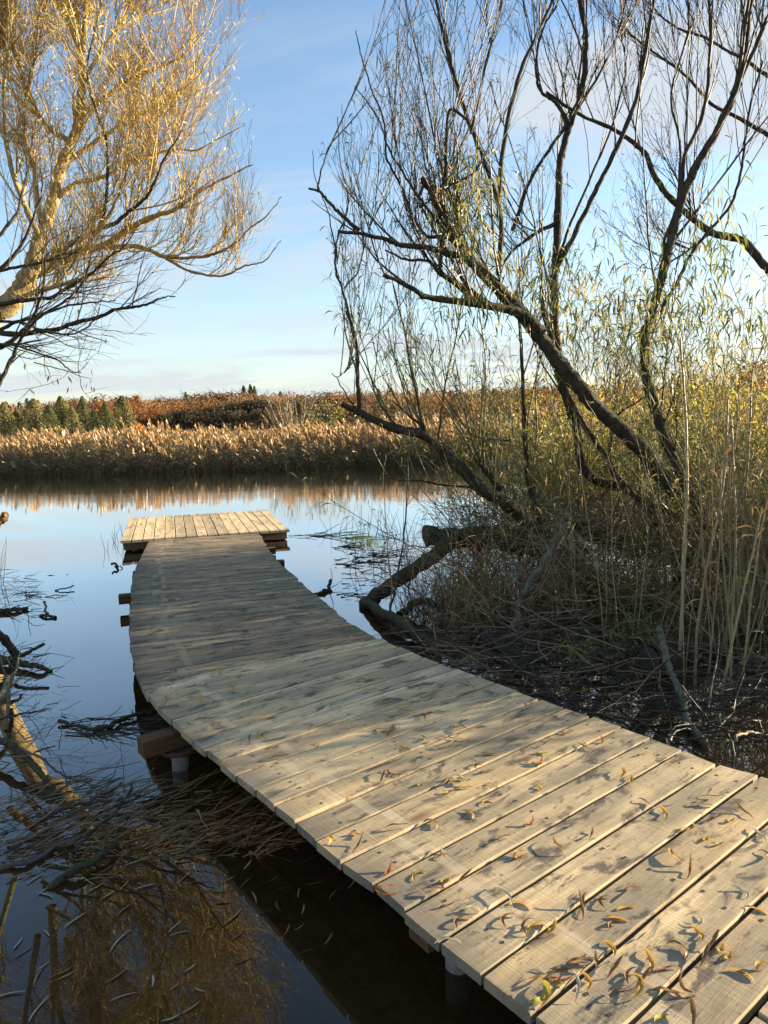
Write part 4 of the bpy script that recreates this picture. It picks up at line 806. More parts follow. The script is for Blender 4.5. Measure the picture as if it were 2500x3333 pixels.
fmat('beech_rust', [(0, (.11, .05, .02)), (.45, (.24, .105, .04)), (.75, (.36, .17, .06)), (1, (.42, .25, .10))])
fmat('oak_brown', [(0, (.09, .05, .028)), (.5, (.21, .12, .06)), (1, (.33, .22, .11))])
fmat('alder_dark', [(0, (.045, .038, .026)), (.5, (.10, .08, .052)), (1, (.18, .135, .08))])
fmat('birch_grey', [(0, (.09, .07, .045)), (.5, (.20, .145, .09)), (1, (.30, .22, .13))])
fmat('maple_orange', [(0, (.30, .09, .015)), (.5, (.48, .17, .02)), (1, (.55, .26, .03))])
def far_tree(nm, kind, w, h, mt, n=1100, leaf=.36):
    root = bpy.data.objects.new(nm, None); C.objects.link(root)
    mb = MB(); tubes(mb, np.array([[0, 0, -.3], [0, 0, h * .4], [0, 0, h * .92]]), np.array([.16, .11, .03]) * w / 5, 6)
    k = 14; S = np.stack([np.zeros(k), np.zeros(k), rng.uniform(h * .25, h * .8, k)], 1); a = rng.uniform(0, 6.28, k); q = grow(S, np.stack([np.cos(a), np.sin(a), np.full(k, .6)], 1), np.full(k, w * .4), 5, .1); tubes(mb, q, taper(np.full(k, .04 * w / 5), 5), 4)
    mb.build('trunk', M['bark_dark'], root)
    mb = MB(); S, Dd = blob(n, w, h, h * .02, kind); crown_faces(mb, S, Dd, leaf * 1.25, rng.uniform(.2, .8)); mb.build('crown', M[mt], root)
    return root
def copy_tree(o):
    c = o.copy(); C.objects.link(c)
    for ch in o.children:
        d = ch.copy(); C.objects.link(d); d.parent = c
    return c
def ground_z(x, y): return float(land(np.array([x]), np.array([y]))[0])
protos = {}
def put(kind, px, ytop, Y, label, group, sc=1.0, cat='tree'):
    if Y > 70: Y *= .5
    nm, k, w, h, mt = kind
    vs = protos.setdefault(kind, [])
    if len(vs) < 3: o = far_tree(nm, k, w, h, mt); vs.append(o)
    else: o = copy_tree(vs[int(rng.integers(0, 3))])
    p = P(px, 1400, Y); gz = ground_z(p[0], Y); H = P(px, ytop - 13, Y)[2] - gz
    s = H / h; o.location = (p[0], Y, gz); o.scale = (s * sc, s * sc, s); o.rotation_euler = (0, 0, rng.uniform(0, 6.28)); tag(o, label, cat, group)
SP = ('spruce_tree', 'spruce', 5.6, 8.5, 'spruce_needles'); BE = ('beech_tree', 'round', 7.0, 7.5, 'beech_rust'); OA = ('oak_tree', 'round', 7.0, 7.2, 'oak_brown')
AL = ('alder_tree', 'round', 5.5, 6.0, 'alder_dark'); BI = ('birch_tree', 'round', 5.0, 7.0, 'birch_grey'); MA = ('maple_tree', 'round', 2.6, 2.8, 'maple_orange')
for i, (px, yt, Y) in enumerate([(60, 1345, 195), (118, 1310, 210), (165, 1330, 196), (205, 1303, 215), (238, 1335, 192), (275, 1312, 208), (310, 1345, 188), (348, 1322, 190), (20, 1322, 205)]):
    put(SP, px, yt, Y, 'grey green spruce in the close row beyond the reeds on the left', 'spruces in the row beyond the reeds on the left', 1.45)
put(SP, 405, 1302, 186, 'largest open branched spruce standing in front of the rust brown beeches', None, 1.6)
put(SP, 372, 1385, 175, 'small yellowish spruce right at the reed tops', None, 1.2)
for px, yt, Y in [(300, 1300, 245), (345, 1293, 262), (420, 1290, 255), (455, 1298, 236), (395, 1305, 240), (490, 1312, 228), (470, 1345, 206), (505, 1335, 212), (440, 1325, 214), (250, 1298, 268)]:
    put(BE, px, yt, Y, 'rust brown beech crown in the wood right of the spruces', 'rust brown beeches right of the spruces', 1.55)
put(MA, 447, 1383, 130, 'small bright orange maple glowing just above the reeds', None, 1.0)
for px, yt, Y in [(535, 1352, 200), (565, 1346, 204), (600, 1340, 206), (640, 1338, 204), (680, 1330, 208), (720, 1318, 212), (760, 1312, 214), (800, 1305, 216), (840, 1300, 218), (878, 1305, 214), (620, 1356, 190), (700, 1346, 192), (780, 1340, 194), (850, 1335, 194), (900, 1335, 196)]:
    put(AL, px, yt, Y, 'dark bare alder in the shaded belt of trees before the hill', 'dark alders before the hill', 1.7)
for px, yt, Y in [(520, 1302, 272), (560, 1295, 285), (600, 1302, 266), (640, 1283, 292), (690, 1278, 282), (720, 1274, 276), (760, 1275, 290), (800, 1277, 280), (840, 1283, 284), (870, 1290, 270)]:
    put(OA, px, yt, Y, 'brown oak crown on the ridge of the hill', 'brown oaks on the ridge', 1.7)
for px, yt, Y in [(985, 1282, 240), (1030, 1276, 250), (1070, 1280, 246), (1110, 1278, 244), (1160, 1286, 240), (1210, 1284, 244), (1260, 1284, 246), (1005, 1315, 215), (1060, 1312, 214), (1120, 1312, 216), (1180, 1315, 214), (1240, 1310, 218)]:
    put(BI, px, yt, Y, 'bare greyish pink birch on the slope behind the reeds', 'birches on the slope behind the reeds', 1.5)
for px, yt in [(612, 1288), (800, 1268), (822, 1264), (835, 1270)]:
    put(SP, px, yt, 296, 'spruce tip standing up on the ridge skyline', 'spruce tips on the ridge', .85)
# the rest of the wood reads as one mass
mb = MB(); keys = ['oak_brown', 'beech_rust', 'spruce_needles', 'alder_dark', 'birch_grey']
for i in range(620):
    Y = rng.uniform(108, 190); px = rng.uniform(-700, 3300); p = P(px, 1400, Y); x = p[0]
    if px < 300: k = rng.choice([2, 1, 1, 0, 3])
    elif px < 560: k = rng.choice([1, 1, 0, 2])
    elif px < 900: k = rng.choice([0, 0, 3, 4, 1])
    else: k = rng.choice([4, 0, 0, 2, 1])
    gz = ground_z(x, Y); top = HC + (HZ - (1270 - 20 * math.exp(-((px - 760) / 190.) ** 2) + 5 * math.sin(px / 75. + .8) + rng.normal(0, 4))) / 2222 * Y
    h = min(max(top - gz, 2.), 6) * rng.uniform(.85, 1.03); w = h * (.9 if k == 2 else 1.6)
    S, Dd = blob(420, w, h, h * .02, 'spruce' if k == 2 else 'round'); crown_faces(mb, S + [x, Y, gz], Dd, .46, rng.uniform(.15, .85), int(k))
tag(mb.build('woodland', [M[k] for k in keys]), kind='stuff')
# right side, further trees behind the thicket
for px, yt, Y in [(1750, 1225, 40), (2000, 1180, 34), (2250, 1190, 30), (2450, 1150, 32), (1880, 1250, 46), (1560, 1290, 60)]:
    put(BE, px, yt, Y, 'orange brown tree showing through the right thicket', 'orange brown trees behind the right thicket', .9)
# bare bush and leafy bushes behind the reeds
q = P(955, 1400, 31.5); root = thing('bare_bush', 'bare pale yellow twigged bush rising above the reeds in a fan', 'bush', (q[0], 31.5, .2))
n = 46; a = rng.uniform(0, 6.28, n); s = rng.uniform(.1, .75, n); S = np.array([q[0], 31.5, .2]) + rng.normal(0, .12, (n, 3)) * [1, 1, 0]
b1 = grow(S, np.stack([np.cos(a) * s, np.sin(a) * s, np.ones(n)], 1), rng.uniform(1.9, 2.75, n), 8, .05, .05); mb = MB(); tubes(mb, b1, taper(np.full(n, .024), 8, .3), 4); mb.build('stem', M['straw'], root)
S, Dd, rr, tt = spawn(b1, taper(np.full(n, .02), 8), 10, .25, 1., (.25, .6), .3); b2 = grow(S, Dd, rng.uniform(.25, .7, len(S)), 5, .08, .08); mb = MB(); tubes(mb, b2, taper(np.full(len(S), .008), 5), 3); mb.build('crown', M['straw'], root)
for px, lab in ((1030, 'grey green leafed sallow bush just right of the bare bush'), (1095, 'grey green leafed sallow bush nearest the willow')):
    q = P(px, 1400, 29.5); osier(q[0], 29.5, .2, 16, 2.1, lab, None, 'leaf_olive', .8, .2, 'shoot', (.14, .22), .05, 8)

# ------------------------------------------------------------------ floating wood on the left
lf = [('stout dark dead branch slanting down into the water from the left edge', [(-60, 2020, .35), (0, 2073, .18), (35, 2110, .06), (70, 2150, -.06)], .034, .03, 'bark_dark', 'cutdark', 0),
      ('dark log with a pointed end lying in the water at the left', [(-40, 2140, .04), (40, 2160, .03), (110, 2172, .03), (168, 2186, .0)], .034, .012, 'bark_dark', None, 3),
      ('reddish bare stick raised above the dark log', [(-50, 2185, .05), (20, 2155, .09), (80, 2128, .13), (143, 2096, .17)], .016, .012, 'bark_dark', 'cut', 0),
      ('grey forked stick leaning on the dark log', [(0, 2290, .0), (25, 2240, .05), (45, 2190, .10), (60, 2140, .14)], .014, .007, 'bark_lichen', None, 4),
      ('small grey twig curling up out of the water', [(160, 2003, -.03), (150, 1990, .03), (160, 1970, .07), (155, 1957, .09), (149, 1958, .09)], .011, .008, 'bark_lichen', None, 0),
      ('dark driftwood piece below the curling grey twig', [(130, 2006, .0), (150, 2007, .008), (182, 2009, .01)], .010, .014, 'bark_dark', None, 0),
      ('dead branch lying under the twig heap at the left edge', [(-40, 1990, .02), (20, 1985, .03), (92, 1978, .02)], .03, .016, 'bark_dark', None, 5),
      ('short straight stick lifting from the water near the left edge', [(180, 1923, .0), (210, 1916, .02), (241, 1906, .035)], .007, .007, 'bark_dark', None, 0),
      ('thin forked twig lying on the open water', [(124, 1943, .0), (160, 1940, .01), (190, 1938, .01), (218, 1937, .0)], .005, .004, 'bark_dark', None, 3),
      ('small hooked snag sticking out of the water left of the platform', [(372, 1846, -.03), (383, 1846, .02), (372, 1836, .045), (364, 1838, .055)], .014, .012, 'bark_dark', None, 0),
      ('knobbly branch stub poking up beside the platform left edge', [(389, 1846, -.02), (398, 1846, .015), (390, 1841, .03)], .006, .005, 'bark_dark', None, 0),
      ('dark flat twig floating in the middle of the open water', [(155, 1873, .0), (190, 1872, .004), (222, 1870, .0)], .006, .003, 'bark_dark', None, 0),
      ('dark branch floating from the left towards the cross beam', [(192, 2347, .02), (240, 2352, .02), (300, 2368, .02), (360, 2378, .01), (420, 2390, .0)], .012, .010, 'bark_dark', None, 6),
      ('broad black driftwood branch touching the boardwalk shadow', [(300, 2375, .01), (350, 2362, .02), (400, 2340, .02), (470, 2325, .01), (510, 2318, .0)], .016, .010, 'bark_dark', None, 5),
      ('long grey stick in the heap reaching up to the boardwalk shadow', [(30, 2760, .02), (150, 2690, .03), (280, 2615, .04), (395, 2548, .05)], .012, .007, 'deadtwig', None, 3),
      ('thin pale stick crossing the heap near the boardwalk', [(242, 2775, .02), (330, 2690, .03), (385, 2630, .05), (428, 2556, .07)], .008, .006, 'deadtwig', None, 2),
      ('thick pinkish brown stick lying in front of the heap', [(158, 2888, .0), (240, 2840, .015), (320, 2795, .02), (380, 2752, .02)], .017, .012, 'bark_dark', 'cut', 0),
      ('mossy dead branch bending down into the heap at the left edge', [(-40, 2400, .10), (40, 2430, .10), (110, 2500, .07), (170, 2580, .03), (190, 2610, -.02)], .022, .012, 'bark_dark', None, 7),
      ('pale dead branch along the left edge of the water', [(-30, 2300, .16), (10, 2260, .15), (30, 2210, .1), (20, 2380, .05)], .016, .010, 'bark_lichen', None, 4),
      ('long twig reaching right over the blue water', [(-30, 2350, .1), (60, 2330, .12), (120, 2315, .12), (168, 2304, .12)], .008, .003, 'deadtwig', None, 5),
      ('arching twig above the heap of sticks', [(60, 2440, .12), (150, 2480, .14), (220, 2530, .10), (300, 2536, .06)], .006, .003, 'deadtwig', None, 4),
      ('dead branch floating left of the thick pinkish stick', [(-30, 2830, .01), (70, 2800, .02), (170, 2760, .02), (260, 2725, .02)], .012, .008, 'deadtwig', None, 4),
      ('broken grey stick on the far side of the heap', [(90, 2690, .03), (200, 2640, .04), (330, 2610, .04), (460, 2590, .03)], .009, .006, 'deadtwig', None, 3)]
for lab, l, r0, r1, mt, cm, kids in lf:
    log('dead_branch' if r0 > .009 else 'dead_twig', lab, 'branch' if r0 > .009 else 'twig', [W(x, y, z) for x, y, z in l], r0, r1, mt, cm, None, 8, kids, .003, (.08, .3))
log('sawn_stub', 'brown sawn branch stub poking in at the left edge above the water', 'branch', [P(-60, 1770, 4.6), P(-15, 1715, 4.6), P(16, 1678, 4.6)], .03, .026, 'cut', 'cut')
log('dead_branch', 'forked dead branch floating right of the boardwalk with one end raised', 'branch', [W(1020, 1940, -.01), W(1050, 1925, .02), W(1072, 1908, .04), P(1078, 1885, W(1072, 1906)[1])], .022, .014, 'bark_dark', None, None, 8, 2)
# heaps of thin sticks and drifted reed litter (nobody could count them)
def litter(name, n, area, dirx, L, r, mt, zmax=.05, jitter=.35, extra=None):
    c = np.array([W(*[a + (b - a) * u for a, b, u in zip(area[0], area[1], rng.random(2))]) for _ in range(n)])
    c[:, 2] = rng.uniform(-.004, zmax, n); d = np.array(dirx, float); Dd = d + rng.normal(0, jitter, (n, 3)) * [1, 1, .25]
    q = grow(c, Dd, L[0] + (L[1] - L[0]) * rng.random(n) ** 1.8, 6, .16, -.01); q[..., 2] = np.maximum(q[..., 2], -.006); mb = MB(); tubes(mb, q, taper(r[0] + (r[1] - r[0]) * rng.random(n) ** 2.2, 6, .5), 4)
    return tag(mb.build(name, M[mt]), kind='stuff')
litter('stick_litter', 190, ((-60, 2570), (430, 2800)), (1, .55, 0), (.08, .5), (.0010, .005), 'brush', .06, .45)
litter('stick_litter', 40, ((-60, 2740), (330, 2880)), (1, .45, 0), (.08, .4), (.0010, .004), 'brush', .02)
litter('reed_litter', 260, ((440, 2570), (960, 2770)), (1, .6, 0), (.06, .34), (.0012, .004), 'litter', .03, .4)
litter('reed_litter', 220, ((470, 2650), (900, 2800)), (1, .6, 0), (.05, .2), (.002, .006), 'litter', .02, .5)
litter('twig_litter', 70, ((-60, 1880), (100, 1985)), (1, .1, .15), (.1, .35), (.0015, .005), 'deadtwig', .13, .8)
litter('twig_litter', 50, ((-60, 2120), (110, 2240)), (1, .3, .1), (.1, .35), (.0015, .005), 'deadtwig', .10, .8)
litter('twig_litter', 70, ((-60, 2270), (240, 2560)), (1, -.1, .2), (.1, .5), (.0010, .004), 'brush', .12, .9)
litter('reed_litter', 70, ((200, 2330), (500, 2405)), (1, -.1, 0), (.1, .4), (.0015, .005), 'deadtwig', .01, .25)
litter('reed_litter', 60, ((1080, 1775), (1260, 1850)), (1, -.25, 0), (.15, .7), (.003, .009), 'deadtwig', .01, .3)
litter('reed_litter', 26, ((935, 1735), (1160, 1755)), (1, 0, 0), (.2, .9), (.003, .009), 'deadtwig', .01, .15)
litter('reed_litter', 50, ((1090, 1860), (1270, 1960)), (1, .15, 0), (.1, .4), (.002, .008), 'deadtwig', .008, .3)
# thin rushes standing in the water
def rush(px, py, n, h, lab, m='straw', sp=.12):
    q = W(px, py); S = q + rng.normal(0, sp, (n, 3)) * [1, .6, 0]; b = grow(S, np.stack([rng.normal(0, .22, n), rng.normal(0, .15, n), np.ones(n)], 1), h * rng.uniform(.5, 1.2, n), 6, .10, 0, .2); mb = MB(); tubes(mb, b, taper(np.full(n, .004), 6, .4), 3)
    return tag(mb.build('reeds', M[m], origin=q), lab, 'rushes', None, 'thing')  # the object called reeds here holds thin rushes
rush(386, 1764, 7, .26, 'few dry rushes standing at the left front corner of the platform', 'straw', .04)
rush(348, 1795, 2, .3, 'pair of thin dry rushes in open water left of the platform', 'straw', .03)
rush(1120, 1745, 6, .35, 'thin dry rushes in the water nearest the platform right corner', 'straw', .3)
rush(1220, 1730, 12, .5, 'thin dry rushes behind the bright green grass tuft', 'straw', .4)
rush(1290, 1760, 14, .55, 'dark thin rushes between the green tuft and the thicket', 'deadtwig', .3)
rush(1270, 1850, 16, .6, 'dark rushes in front of the propped branch', 'deadtwig', .3)
rush(5, 1900, 5, .5, 'dry rushes standing at the left edge of the water', 'straw', .05)
q = W(1250, 2010); b = np.array([W(1265, 2030, 0), P(1285, 1900, 5.8), P(1310, 1750, 5.9), P(1325, 1560, 6.0), P(1330, 1400, 6.0)])
log('dead_shoot', 'single thin upright stem rising from the left foot of the thicket', 'branch', list(b), .011, .004, 'deadtwig', None, None, 6, 5, .004, (.2, .6))
b = np.array([W(1268, 2000, 0), P(1275, 1900, 5.9), P(1268, 1760, 5.9), P(1257, 1600, 5.9), P(1255, 1480, 5.9)])
log('dry_reed', 'pale thin reed stem standing alone left of the thicket', 'branch', list(b), .007, .003, 'straw', None, None, 6, 0, .004)
log('dead_twig', 'dry twig with a red tip lying beside the boards at the right edge', 'twig', [W(2340, 2430, .10), W(2400, 2415, .12), W(2460, 2400, .1), W(2560, 2385, .06)], .008, .006, 'straw', None)

# ------------------------------------------------------------------ fallen leaves
def curl_mesh(L, w, lat, arc, lift, m, twist=.6, fold=.45):
    n = 10; t = np.linspace(0, 1, n); a = lat * (t - .4) ; x = np.cumsum(np.cos(a * 1.6)) * L / n; y = np.cumsum(np.sin(a * 1.6)) * L / n
    z = arc * L * np.sin(math.pi * t) ** 1.2 + lift * L * t ** 2.2; z += (.003 if arc + lift > 0 else .0006) * np.sin(t * 9)
    c = np.stack([x - x.mean(), y - y.mean(), z], 1); T = norm(np.gradient(c, axis=0)); tw = twist * (t - .5) + .3; s0 = norm(np.cross(T, [0, 0, 1])); u = np.cross(s0, T)
    s = s0 * np.cos(tw)[:, None] + u * np.sin(tw)[:, None]; nn = np.cross(s, T); ww = (w * .5 * np.sin(math.pi * np.clip(t * .94 + .03, 0, 1)) ** .75)[:, None]
    v = np.stack([c + s * ww + nn * ww * fold, c, c - s * ww + nn * ww * fold], 1).reshape(-1, 3); v[:, 2] -= v[:, 2].min() - .0006
    q = []
    for i in range(n - 1):
        for j in (0, 1): q.append((i * 3 + j, i * 3 + j + 1, i * 3 + 4 + j, i * 3 + 3 + j))
    me = bpy.data.meshes.new('willow_leaf'); me.from_pydata([tuple(p) for p in v], [], q); me.materials.append(M[m])
    for p in me.polygons: p.use_smooth = True
    return me
CM = {}
def leaf_at(p, rz, m, flat=False, L=None, tilt=(0, 0), label='', group='', scale=1.):
    vs = CM.setdefault((m, flat), [])
    if len(vs) < 9:
        vs.append(curl_mesh(rng.uniform(.06, .115), rng.uniform(.008, .014) if not flat else rng.uniform(.006, .012), rng.choice([-1, 1]) * rng.uniform(.1, 1.9 if not flat else .5), 0.0 if flat else rng.choice([0, .02, .05, .13]), 0 if flat else rng.choice([0, 0, .05, .22]), m, .1 if flat else 1.3, .12 if flat else .5))
    o = bpy.data.objects.new('willow_leaf', vs[int(rng.integers(0, len(vs)))]); C.objects.link(o); o.location = p; o.rotation_euler = (tilt[0], tilt[1], rz); o.scale = (scale,) * 3
    tag(o, label, 'leaf', group); return o
K4, K3 = .48222, .42194
dl = []
def addl(l, ox, oy, k): dl.extend([(ox + x * k, oy + y * k) for x, y in l])
addl([(130, 380), (80, 370), (170, 385), (500, 245), (390, 270), (370, 425), (640, 360), (580, 350), (650, 435), (550, 480), (240, 495), (820, 530), (740, 605), (150, 660), (100, 680), (230, 665), (640, 690), (560, 710), (800, 650), (640, 760), (350, 735), (540, 785), (810, 850), (430, 1000), (675, 930), (1085, 1000), (200, 1025), (1150, 765), (1180, 525), (1240, 360), (1250, 440), (1340, 390), (1460, 485), (1140, 600), (1160, 590), (1570, 450), (920, 1100), (500, 1200), (1020, 1210), (250, 250)], 1200, 2200, K4)
addl([(150, 80), (330, 40), (350, 100), (905, 180), (550, 280), (750, 310), (545, 400), (520, 420), (1430, 190), (870, 420), (960, 510), (1040, 620), (1110, 550), (1330, 450), (1440, 510), (1350, 610), (1480, 660), (1560, 670), (955, 780), (1590, 1000), (1080, 320), (930, 350)], 1000, 2700, K4)
addl([(540, 520), (690, 370), (720, 745), (600, 570), (1150, 760), (1260, 700), (860, 825), (1050, 955), (1180, 1025), (1280, 1060), (930, 1160), (1370, 880), (1270, 870), (1470, 815), (1590, 990), (1640, 1150), (300, 980), (40, 1080)], 1800, 2300, K3)
addl([(420, 410), (550, 430), (700, 470), (640, 540), (620, 580), (200, 620), (100, 600), (400, 470), (750, 350), (1130, 210), (1170, 560), (1190, 640), (1300, 690), (1340, 750), (1390, 800), (1240, 790), (860, 830), (600, 740), (780, 690), (1060, 750), (970, 885), (640, 870), (740, 920), (830, 945), (640, 1060), (380, 850), (300, 890), (270, 960), (365, 1000), (150, 940), (160, 1060), (440, 965), (1110, 1010), (1150, 1190), (950, 1220), (1000, 1040), (780, 1010), (1480, 360), (1580, 480), (1620, 870), (1470, 910), (500, 820), (230, 1010), (410, 840)], 1700, 2730, K4)
addl([(370, 440), (300, 500), (450, 490), (740, 460), (700, 470), (900, 480), (620, 560), (840, 555), (865, 610), (930, 625), (600, 660), (740, 680), (400, 715), (340, 650), (330, 690), (230, 600), (1040, 665), (960, 680), (960, 710), (1210, 605), (1500, 575), (620, 805), (520, 850), (720, 850), (1140, 490), (240, 110), (745, 100), (1080, 110), (980, 40), (1430, 155), (820, 320), (1040, 940), (980, 950), (1090, 930), (1200, 1020), (1150, 1050), (1220, 1110), (780, 1150)], 400, 2000, K3)
addl([(230, 505), (390, 455), (430, 370), (350, 215), (1040, 610), (600, 745), (740, 755), (480, 640), (460, 560), (690, 570), (900, 840), (320, 940), (1400, 650), (1000, 1080), (1130, 1020)], 1000, 1980, K3)
far = [(350 + x * K3, 1640 + y * K3) for x, y in [(620, 665), (530, 660), (660, 765), (970, 665), (1030, 715), (1130, 700), (1280, 690), (1350, 685), (690, 715), (480, 710), (240, 770), (390, 775), (540, 750), (820, 770), (950, 765), (1290, 800), (1420, 800), (690, 860), (1050, 820), (400, 575), (760, 475), (300, 615), (1060, 880), (1180, 890), (860, 950), (350, 880), (1470, 800), (1570, 850), (1540, 1010), (340, 940), (350, 1000), (440, 800)]]
names = dict(curl_ochre='yellow ochre', curl_brown='brown', curl_red='rust red', curl_green='yellow green', curl_pale='pale')
def zone(px, py):
    if py > 2990: return 'on the nearest boards', 'fallen leaves on the nearest boards'
    if py > 2680: return 'on the sunlit boards in front of the middle', 'fallen leaves on the sunlit boards before the middle'
    if py > 2400: return 'on the sunlit boards by the shade edge', 'fallen leaves on the sunlit boards by the shade edge'
    if py > 2130: return 'on the shaded boards at the bend', 'fallen leaves on the shaded boards at the bend'
    return 'on the shaded far boards', 'fallen leaves on the shaded far boards'
for i, (px, py) in enumerate(dl + far):
    p = D(px, py, .0005); shade = py < 2400
    m = rng.choice(['curl_ochre', 'curl_brown', 'curl_red', 'curl_green', 'curl_pale'], p=[.42, .44, .05, .02, .07] if not shade else [.2, .42, .10, .06, .22])
    zl, zg = zone(px, py); leaf_at(p, rng.normal(.5, .9), m, False, None, (0, 0), f'{names[m]} curled willow leaf lying {zl}', f'{names[m]} {zg}', 1.05 if py > 2300 else 1.2)
for (px, py, m, rz, lab) in ((1262, 2383, 'curl_red', .3, 'brightest orange red curled leaf pile leaf on the sunlit boards'), (1500, 2545, 'curl_green', .25, 'long bright yellow green leaf in the middle of the sunlit boards'),
                             (1760, 3245, 'curl_green', .5, 'fresh green leaf over the edge at the bottom of the boards')):
    leaf_at(D(px, py, .006), rz, m, False, None, (0, 0), lab, 'single bright leaves on the boardwalk', 1.45)
fl_ = [(340, 350), (350, 385), (740, 330), (830, 390), (960, 500), (580, 580), (360, 680), (140, 760), (180, 825), (340, 930), (290, 1020), (480, 980), (510, 1010), (900, 1010), (920, 740), (1470, 950), (1350, 1090), (1180, 1050), (1540, 1120), (1470, 1260), (1320, 1340), (300, 1260), (50, 1160), (950, 1170), (900, 220), (960, 310), (1130, 320), (1350, 630), (1390, 680), (130, 240), (270, 260), (610, 30), (400, 160), (470, 155), (1120, 70), (1060, 130)]
for x, y in fl_:
    m = rng.choice(['curl_pale', 'curl_brown', 'curl_ochre'], p=[.6, .22, .18]); w_ = dict(curl_pale='pale silvery', curl_brown='dull brown', curl_ochre='yellowed')[m]
    leaf_at(W(x * K3, 2750 + y * K3, .003), rng.normal(.75, .6), m, True, None, (0, 0), w_ + ' willow leaf floating on the shallow water bottom left', w_ + ' leaves floating bottom left', rng.uniform(.55, 1.35))
for x, y in [(440, 770), (560, 840), (1090, 1230), (640, 1120), (600, 1050), (500, 1260), (1380, 530), (100, 590), (770, 560), (680, 1040), (520, 1200), (1220, 560)]:
    leaf_at(W(x * K3, 2750 + y * K3, -.03), rng.normal(1.0, .5), 'curl_ochre', True, None, (0, 0), 'yellow brown willow leaf just under the water bottom left', 'yellow leaves under the water bottom left', rng.uniform(.8, 1.2))
for x, y in [(800, 470), (850, 490), (990, 480), (960, 580), (1060, 495), (1070, 420), (1000, 390), (1240, 400), (1360, 500), (1290, 540), (1220, 520), (1200, 600), (1440, 545), (1030, 720), (900, 690), (880, 710), (1240, 700), (1290, 690), (1420, 740), (1130, 770), (1050, 830), (1330, 790), (1520, 500), (1150, 620), (1100, 560), (1010, 640), (1180, 480), (1310, 610)]:
    leaf_at(W(x * .7535, 2500 + y * .7535, .003), rng.normal(.6, .6), rng.choice(['curl_ochre', 'curl_brown', 'curl_red']), True, None, (0, 0), 'orange brown willow leaf floating on the dark water beside the boards', 'leaves floating on the dark water beside the boards', rng.uniform(.6, 1.0))
# litter lying on the bed under the clear water
mb = MB(); n = 2600; S = np.stack([rng.uniform(-4.5, 1.2, n), rng.uniform(.6, 5.2, n), np.zeros(n)], 1); S[:, 2] = land(S[:, 0], S[:, 1]) + rng.uniform(.004, .03, n)
leaves(mb, S, np.stack([rng.normal(0, 1, n), rng.normal(0, 1, n), rng.normal(0, .08, n)], 1), rng.uniform(.05, .12, n), rng.uniform(.008, .016, n), droop=.0); tag(mb.build('leaf_litter', M['sedge']), kind='stuff')

# ------------------------------------------------------------------ sky, sun, camera
SUN_EL, SUN_AZ = R(10.6), R(74)
sc = bpy.context.scene; w = bpy.data.worlds.new('World'); sc.world = w; w.use_nodes = True; nt = w.node_tree; nt.nodes.clear(); l = nt.links
sky = N(nt, 'ShaderNodeTexSky', sky_type='NISHITA', sun_disc=False); sky.sun_elevation = SUN_EL; sky.sun_rotation = SUN_AZ; sky.air_density = 1.0; sky.dust_density = .6; sky.ozone_density = 2.2; sky.altitude = 0
g = N(nt, 'ShaderNodeTexCoord').outputs['Generated']; sp = N(nt, 'ShaderNodeSeparateXYZ'); l.new(g, sp.inputs[0])
zz = math_(nt, 'ADD', math_(nt, 'MAXIMUM', sp.outputs[2], 0.), .13); cb = N(nt, 'ShaderNodeCombineXYZ'); l.new(math_(nt, 'DIVIDE', sp.outputs[0], zz), cb.inputs[0]); l.new(math_(nt, 'DIVIDE', sp.outputs[1], zz), cb.inputs[1])
n1 = noise(nt, mapping(nt, cb.outputs[0], (.8, 1.7, 1), (2.3, 1.1, 0), (0, 0, .45)), .8, 8, .62, .9); n2 = noise(nt, mapping(nt, cb.outputs[0], (.35, .5, 1), (5, 2, 0)), .9, 3, .5)
k = math_(nt, 'MULTIPLY', ramp(nt, n1, [(.42, (0, 0, 0)), (.64, (1, 1, 1))]), ramp(nt, n2, [(.40, (.05, .05, .05)), (.60, (1, 1, 1))]))
low = ramp(nt, sp.outputs[2], [(.0, (.85, .85, .85)), (.10, (.55, .55, .55)), (.24, (.10, .10, .10)), (.5, (.0, .0, .0))])
k = math_(nt, 'MINIMUM', math_(nt, 'ADD', math_(nt, 'MULTIPLY', k, .95), math_(nt, 'MULTIPLY', low, math_(nt, 'ADD', .45, math_(nt, 'MULTIPLY', n1, .6)))), .9)
cd_ = ray(733, 1262); cd_ = cd_ / np.linalg.norm(cd_)          # one small white cloud low over the wood
vd = N(nt, 'ShaderNodeVectorMath', operation='DISTANCE'); l.new(mapping(nt, g, (1, 1, 1.3), (0, 0, 0)), vd.inputs[0]); vd.inputs[1].default_value = (cd_[0], cd_[1], cd_[2] * 1.3)
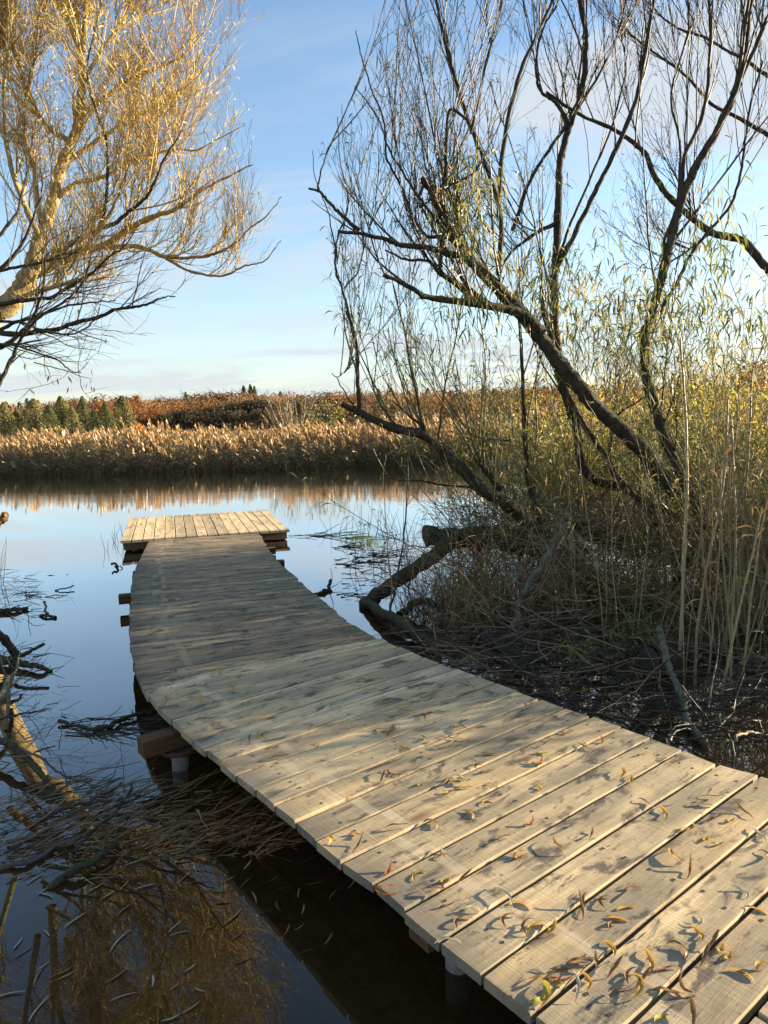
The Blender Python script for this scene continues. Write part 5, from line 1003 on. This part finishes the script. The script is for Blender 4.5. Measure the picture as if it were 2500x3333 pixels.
pf = ramp(nt, math_(nt, 'ADD', vd.outputs['Value'], math_(nt, 'MULTIPLY', noise(nt, g, 55, 4, .6), .014)), [(.0125, (.75, .75, .75)), (.0185, (0, 0, 0))]); k = math_(nt, 'MAXIMUM', k, pf)
b1 = N(nt, 'ShaderNodeBackground'); b1.inputs[1].default_value = .083; b2 = N(nt, 'ShaderNodeBackground'); b2.inputs[0].default_value = (.86, .93, 1., 1); b2.inputs[1].default_value = .20
l.new(sky.outputs[0], b1.inputs[0]); mx = N(nt, 'ShaderNodeMixShader'); l.new(k, mx.inputs[0]); l.new(b1.outputs[0], mx.inputs[1]); l.new(b2.outputs[0], mx.inputs[2]); o = N(nt, 'ShaderNodeOutputWorld'); l.new(mx.outputs[0], o.inputs[0])
s = Vector((math.sin(SUN_AZ) * math.cos(SUN_EL), math.cos(SUN_AZ) * math.cos(SUN_EL), math.sin(SUN_EL)))
ld = bpy.data.lights.new('sun', 'SUN'); ld.energy = 5.0; ld.angle = R(.55); ld.color = (1., .82, .57); lo = bpy.data.objects.new('sun', ld); C.objects.link(lo); lo.rotation_euler = s.to_track_quat('Z', 'Y').to_euler()
cd = bpy.data.cameras.new('camera'); cam = bpy.data.objects.new('camera', cd); C.objects.link(cam); cd.sensor_fit = 'VERTICAL'; cd.sensor_height = 36; cd.lens = 24; cd.clip_start = .05; cd.clip_end = 3000
fwd = Vector((0, math.cos(PITCH), -math.sin(PITCH))); U0 = Vector((0, math.sin(PITCH), math.cos(PITCH))); R0 = Vector((1, 0, 0))
rx = cr * R0 + sr * U0; uy = -sr * R0 + cr * U0; mtx = Matrix((rx, uy, -fwd)).transposed().to_4x4(); mtx.translation = (0, 0, HC); cam.matrix_world = mtx
sc.camera = cam
v = sc.view_settings; v.view_transform = 'Standard'; v.look = 'None'; v.gamma = 1; v.exposure = 2.1
sc.render.engine = 'CYCLES'; sc.cycles.max_bounces = 8; sc.cycles.transparent_max_bounces = 24; sc.cycles.use_denoising = True
try: sc.cycles.denoiser = 'OPENIMAGEDENOISE'
except Exception: pass
sc.cycles.caustics_reflective = False; sc.cycles.caustics_refractive = False
